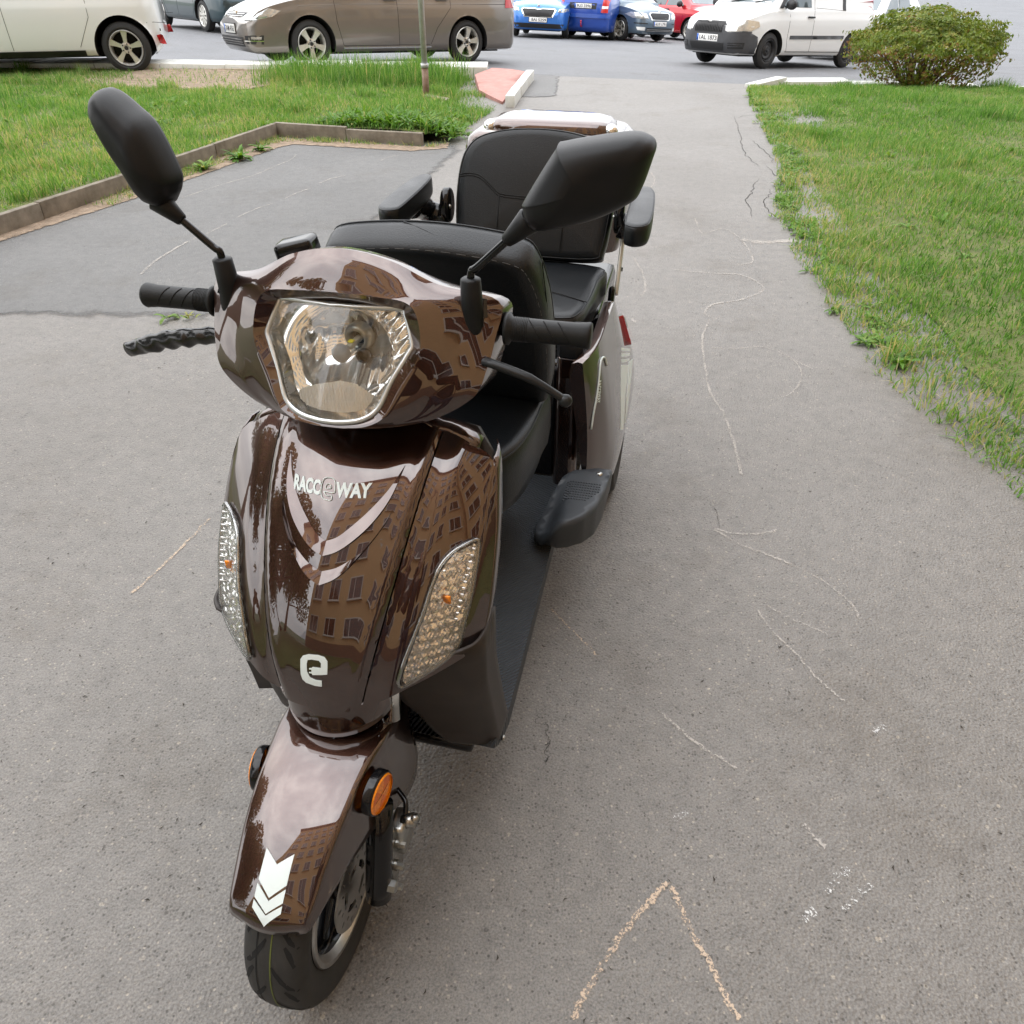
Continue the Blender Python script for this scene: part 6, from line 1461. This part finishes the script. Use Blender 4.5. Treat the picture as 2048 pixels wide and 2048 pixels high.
# arm rests on curved brackets, silver uprights
for s in (1, -1):
    ol = [(.335, 1.60), (.345, 1.575), (.37, 1.565), (.395, 1.585), (.403, 1.63), (.402, 1.75), (.392, 1.88), (.372, 1.935), (.345, 1.93), (.333, 1.86), (.331, 1.72)]
    V, F, rg = cushion(ol, .02, .058, .006); Tm = Matrix.Translation((-.016, .075, .934)) @ Matrix.Translation((0, 1.75, 0)) @ Matrix.Rotation(R(2.5), 4, 'X') @ Matrix.Translation((0, -1.75, 0))
    vf = ([tuple(Tm @ Vector(p)) for p in V], F); pp = xf(tube(rg[6], .0016, 6, closed=True), Tm)
    br = join(tube(crom([(.350, 1.86, .940), (.345, 1.93, .920), (.330, 1.965, .895), (.300, 1.975, .885), (.280, 1.975, .890)], 5), [.030] * 8 + [.027] * 8 + [.030] * 5, 16, flat=1.3), xf(lathe([(0, 0), (.0, .036), (.004, .040), (.022, .040), (.028, .035), (.028, 0)], 32, 'x'), Matrix.Translation((.262, 1.982, .915)) @ Matrix.Diagonal((1, 1.0, 1.32, 1))))
    if s < 0: vf, pp, br = mir(vf), mir(pp), mir(br)
    a_ = sp('armrest', vf, LEATH); sp('piping', pp, LEATH, a_); sp('arm_bracket', br, GLOSSB, a_)
    sp('bracket_bolt', tube([(s * .262, 1.965, .915), (s * .262, 1.957, .918)], .006, 8), STEEL, a_)
    up_ = join(tube(crom([(.284, 2.06, .84), (.284, 1.995, .77), (.286, 1.94, .715), (.290, 1.86, .69), (.290, 1.80, .70)], 5), [.018] * 16 + [.022] * 5, 4, flat=.35, up=(1, 0, 0)))
    up_ = join(xf(box((0, 0, 0), (.012, .036, .19), .004), Matrix.Translation((.288, 1.985, .765)) @ Matrix.Rotation(R(-28), 4, 'X')))
    hg = join(xf(box((0, 0, 0), (.020, .055, .075), .012), Matrix.Translation((.278, 1.90, .685)) @ Matrix.Rotation(R(-20), 4, 'X')))
    if s < 0: up_, hg = mir(up_), mir(hg)
    sb_ = sp('seat_upright', up_, SILV); sp('hinge', hg, GLOSSB, sb_)
    sp('upright_bolt', tube([(s * .295, 1.985, .75), (s * .299, 1.985, .75)], .007, 8), GLOSSB, sb_)

# ---------------------------------------------------------------- rear body
def side_panel():
    st = [(1.330, .300, .728), (1.345, .311, .732), (1.38, .329, .735), (1.43, .349, .736), (1.48, .361, .736), (1.54, .367, .736), (1.74, .372, .734), (1.80, .372, .715), (1.88, .372, .665), (1.97, .371, .612), (2.06, .368, .575), (2.16, .357, .545), (2.26, .335, .520), (2.32, .305, .50)]
    fxt = interp([1.33, 1.36, 1.42, 1.5, 2.06, 2.32], [.272, .284, .296, .300, .300, .27])
    out = []
    ys = np.concatenate([np.linspace(1.330, 1.56, 24), np.linspace(1.58, 2.32, 30)])
    fx = interp([a[0] for a in st], [a[1] for a in st]); fz = interp([a[0] for a in st], [a[2] for a in st])
    fb_ = interp([1.33, 1.42, 1.46, 1.55, 1.7, 1.9, 2.1, 2.32], [.36, .34, .30, .265, .255, .25, .255, .30])
    for y in ys:
        xo, zt, zb = fx(y), fz(y), fb_(y); hgt = zt - zb; xt = fxt(y); r = [(xt - .034, y, zt - .035), (xt - .028, y, zt - .006), (xt - .012, y, zt), (xt, y, zt - .003)]
        x1 = r[-1][0]
        for t in np.linspace(0, 1, 13)[1:]:
            z = zt - .003 - (hgt - .003) * t
            x = x1 + (xo - x1) * math.sin(min(1, t / .86) * math.pi / 2) - .006 * max(0, (t - .8) / .2) ** 2
            r.append((x, y, z))
        out.append(r)
    V, F = loft(out, closed=False, cap0=True, cap1=True); return V, [tuple(reversed(q)) for q in F]
spv = side_panel()
SPB = BVHTree.FromPolygons(spv[0], spv[1])
def SPS(y, z):
    h = SPB.ray_cast(Vector((.6, y, z)), Vector((-1, 0, 0)))
    return tuple(h[0]) if h[0] else (.33, y, z)
for s in (1, -1):
    b_ = sp('rear_side_panel', spv if s > 0 else mir(spv), PAINT, auto=42)
    # three short bars running into two long tapering streaks
    st = [[(1.729, .599), (2.03, .462), (2.005, .463), (1.724, .591)], [(1.717, .586), (1.99, .464), (1.965, .465), (1.709, .578)], [(1.703, .573), (1.94, .468), (1.918, .470), (1.695, .565)],
          [(1.690, .561), (1.87, .478), (1.80, .480), (1.70, .452), (1.652, .359), (1.581, .399), (1.613, .495), (1.672, .553)], [(1.90, .475), (2.05, .415), (1.86, .408), (1.72, .345), (1.69, .36), (1.73, .430), (1.82, .466)]]
    for pl in st:
        vf = patch(SPS, pl, .02, .0012, .001)
        sp('stripe_sticker', vf if s > 0 else mir(vf), WHITE, b_, smooth=False)
    cz = [(1.478, .655), (1.468, .682), (1.443, .692), (1.419, .688), (1.395, .655), (1.372, .612), (1.352, .572), (1.341, .530)]
    vf = tube(crom([Vector(SPS(a, b)) + Vector((.002, -.001, .001)) for a, b in cz], 5), .0028, 6)
    sp('panel_trim', vf if s > 0 else mir(vf), WHITE, b_)
    if s > 0: sp('lettering', lettering('RACCEWAY', lambda u, v: SPS(1.390 - .020 * u + .016 * v, .650 - .056 * u - .004 * v), 1, 1, .03, .0025), WHITE, b_, smooth=False)
    lp = [(1.965, .602), (2.03, .577), (2.11, .540), (2.15, .505), (2.08, .478), (1.995, .490), (1.98, .54)]
    vf = patch(SPS, lp, .012, lambda u, v: .012, .012)
    tl = sp('tail_light', vf if s > 0 else mir(vf), RED)
    vf = patch(SPS, [(1.985, .588), (2.05, .560), (2.10, .530), (2.05, .525), (2.00, .545)], .012, .0145, .002)
    sp('clear_insert', vf if s > 0 else mir(vf), CHROME, tl)
    pil = loft([[(x, y, z) for x, y in ((.195, 1.395), (.205, 1.382), (.245, 1.378), (.262, 1.390), (.262, 1.52), (.195, 1.52))] for z in (.30, .45, .60, .712)], cap1=True, cap0=True)
    sp('corner_pillar', pil if s > 0 else mir(pil), PAINT, bevel=.006, auto=40)
    cap_ = loft([[(x * k + .23 * (1 - k), y * k + 1.45 * (1 - k), z) for x, y in ((.193, 1.395), (.203, 1.380), (.247, 1.376), (.264, 1.388), (.264, 1.525), (.193, 1.525))] for z, k in ((.713, 1), (.748, 1), (.757, .93))], cap1=True, cap0=True)
    sp('pillar_cap', cap_ if s > 0 else mir(cap_), BLACKP, auto=40)
sp('rear_tub', join(box((0, 1.87, .50), (.50, .86, .34), .03), box((0, 1.47, .48), (.40, .10, .36), .02)), GLOSSB)
# rear wheels
for s in (1, -1):
    c = (s * .305, 1.875, .202)
    pr = [(-.036, .128), (-.045, .15), (-.049, .170), (-.046, .188), (-.034, .198), (-.012, .2015), (.012, .2015), (.034, .198), (.046, .188), (.049, .170), (.045, .15), (.036, .128)]
    w_ = sp('rear_wheel', lathe(pr, 56, 'x', c), RUB)
    sp('rim', lathe([(-.036, .13), (-.03, .10), (-.03, .03), (-.04, 0)] if s < 0 else [(.036, .13), (.03, .10), (.03, .03), (.04, 0)], 36, 'x', c), ALU, w_)
    blk = []
    for k in range(26):
        a = 2 * math.pi * k / 26
        for x0 in (-.030, .012):
            blk.append(xf(box((x0 + .009, 0, .2015), (.026, .030, .008), .002, 1), Matrix.Translation(c) @ Matrix.Rotation(a + (0 if x0 < 0 else .12), 4, 'X')))
    sp('tread_blocks', join(*blk), RUB, w_)['kind'] = 'stuff'
    # passenger foot rest
    tp = [(.222, 1.24), (.212, 1.18), (.200, 1.115), (.205, 1.085), (.232, 1.060), (.264, 1.050), (.293, 1.062), (.325, 1.090), (.350, 1.150), (.364, 1.230), (.370, 1.335), (.330, 1.335), (.270, 1.31), (.240, 1.29)]
    def FRt(u, v):
        d = sstep(.275, .225, u) * .062 * sstep(1.33, 1.10, v) ** .5
        return (u, v, .412 - d + .010 * sstep(1.20, 1.06, v) * sstep(.23, .30, u))
    pts, Fc, be = fill(tp[::-1], .018); top_ = [FRt(*p) for p in pts]
    und = [(p[0] + (.262 - p[0]) * .20 * 0, p[1] + .03 * sstep(1.2, 1.06, p[1]), .315 + .03 * sstep(1.15, 1.34, p[1])) for p in pts]
    n = len(pts); mid = [((a[0] - .285) * 1.03 + .285, (a[1] - 1.2) * 1.03 + 1.2 - .002, a[2] - .016) for a in top_]
    Vv = top_ + mid + und; Ff = [tuple(reversed(q)) for q in Fc] if False else list(Fc)
    flip_ = (Vector(top_[Ff[0][1]]) - Vector(top_[Ff[0][0]])).cross(Vector(top_[Ff[0][2]]) - Vector(top_[Ff[0][0]])).z < 0
    for a, b in be:
        Ff.append((b, a, a + n, b + n)); Ff.append((b + n, a + n, a + 2 * n, b + 2 * n))
    if flip_: Ff = [tuple(reversed(q)) for q in Ff]
    used = sorted({i for q in Ff for i in q}); ix = {i: k for k, i in enumerate(used)}
    vf = ([Vv[i] for i in used], [tuple(ix[i] for i in q) for q in Ff])
    fr = sp('foot_rest', vf if s > 0 else mir(vf), REST)
    studs = []
    for i in range(13):
        for j in range(8):
            u, v = .262 + .0072 * i, 1.175 + .0115 * j
            if v > 1.275 - .0 or (u - .262) / .10 > 1.12 - .55 * (1.265 - v) / .1: continue
            p = FRt(u, v); studs.append(box((p[0], p[1], p[2] + .0008), (.0045, .0065, .0024)))
    vf = join(*studs); sp('grip_studs', vf if s > 0 else mir(vf), REST, fr, smooth=False)['kind'] = 'stuff'
    sp('rest_bolt', lathe([(.0, .009), (.004, .008), (.006, .004), (.006, 0)], 14, 'z', (s * .340, 1.305, .412)), STEEL, fr)
# top box behind the rear seat
def topbox():
    r = []
    for z, k, dy in ((.74, .93, .02), (.80, .98, .01), (1.0, 1.0, 0), (1.055, .995, 0), (1.085, .96, .008), (1.100, .89, .02)):
        ring = []
        for a in np.linspace(0, 2 * math.pi, 64, endpoint=False):
            c_, s_ = math.cos(a), math.sin(a); ring.append((.278 * k * abs(c_) ** .38 * (1 if c_ > 0 else -1), 2.31 + dy * 0 + .175 * (k if k > .97 else k) * abs(s_) ** .38 * (1 if s_ > 0 else -1), z - .010 * (abs(c_) ** 4) * (1 if z > 1 else 0)))
        r.append(ring)
    V, F = loft(r, cap0=True, cap1=True); return V, F
tb = sp('top_box', topbox(), PAINT, auto=50)
def lid():
    r = []
    for z, k in ((1.094, .80), (1.108, .79), (1.122, .72), (1.128, .60), (1.131, .3)):
        r.append([(.262 * k * abs(math.cos(a)) ** .5 * (1 if math.cos(a) > 0 else -1), 2.33 + .15 * k * abs(math.sin(a)) ** .5 * (1 if math.sin(a) > 0 else -1), z) for a in np.linspace(0, 2 * math.pi, 64, endpoint=False)])
    return loft(r, cap1=True)
sp('box_lid', lid(), PAINT, tb)
for s in (1, -1):
    kb = xf(lathe([(0, .024), (.004, .024), (.006, .021), (.016, .023), (.026, .019), (.031, .010), (.032, 0)], 24, 'z'), Matrix.Translation((s * .2, 2.262, 1.088)) @ Matrix.Rotation(R(14), 4, 'X') @ Matrix.Diagonal((1, 1.15, 1, 1)))
    sp('lid_latch', kb, CHROME, tb)
sp('box_hinge', join(*[box((s * .275, 2.20, .985), (.012, .03, .018), .004) for s in (1, -1)]), CHROME, tb)
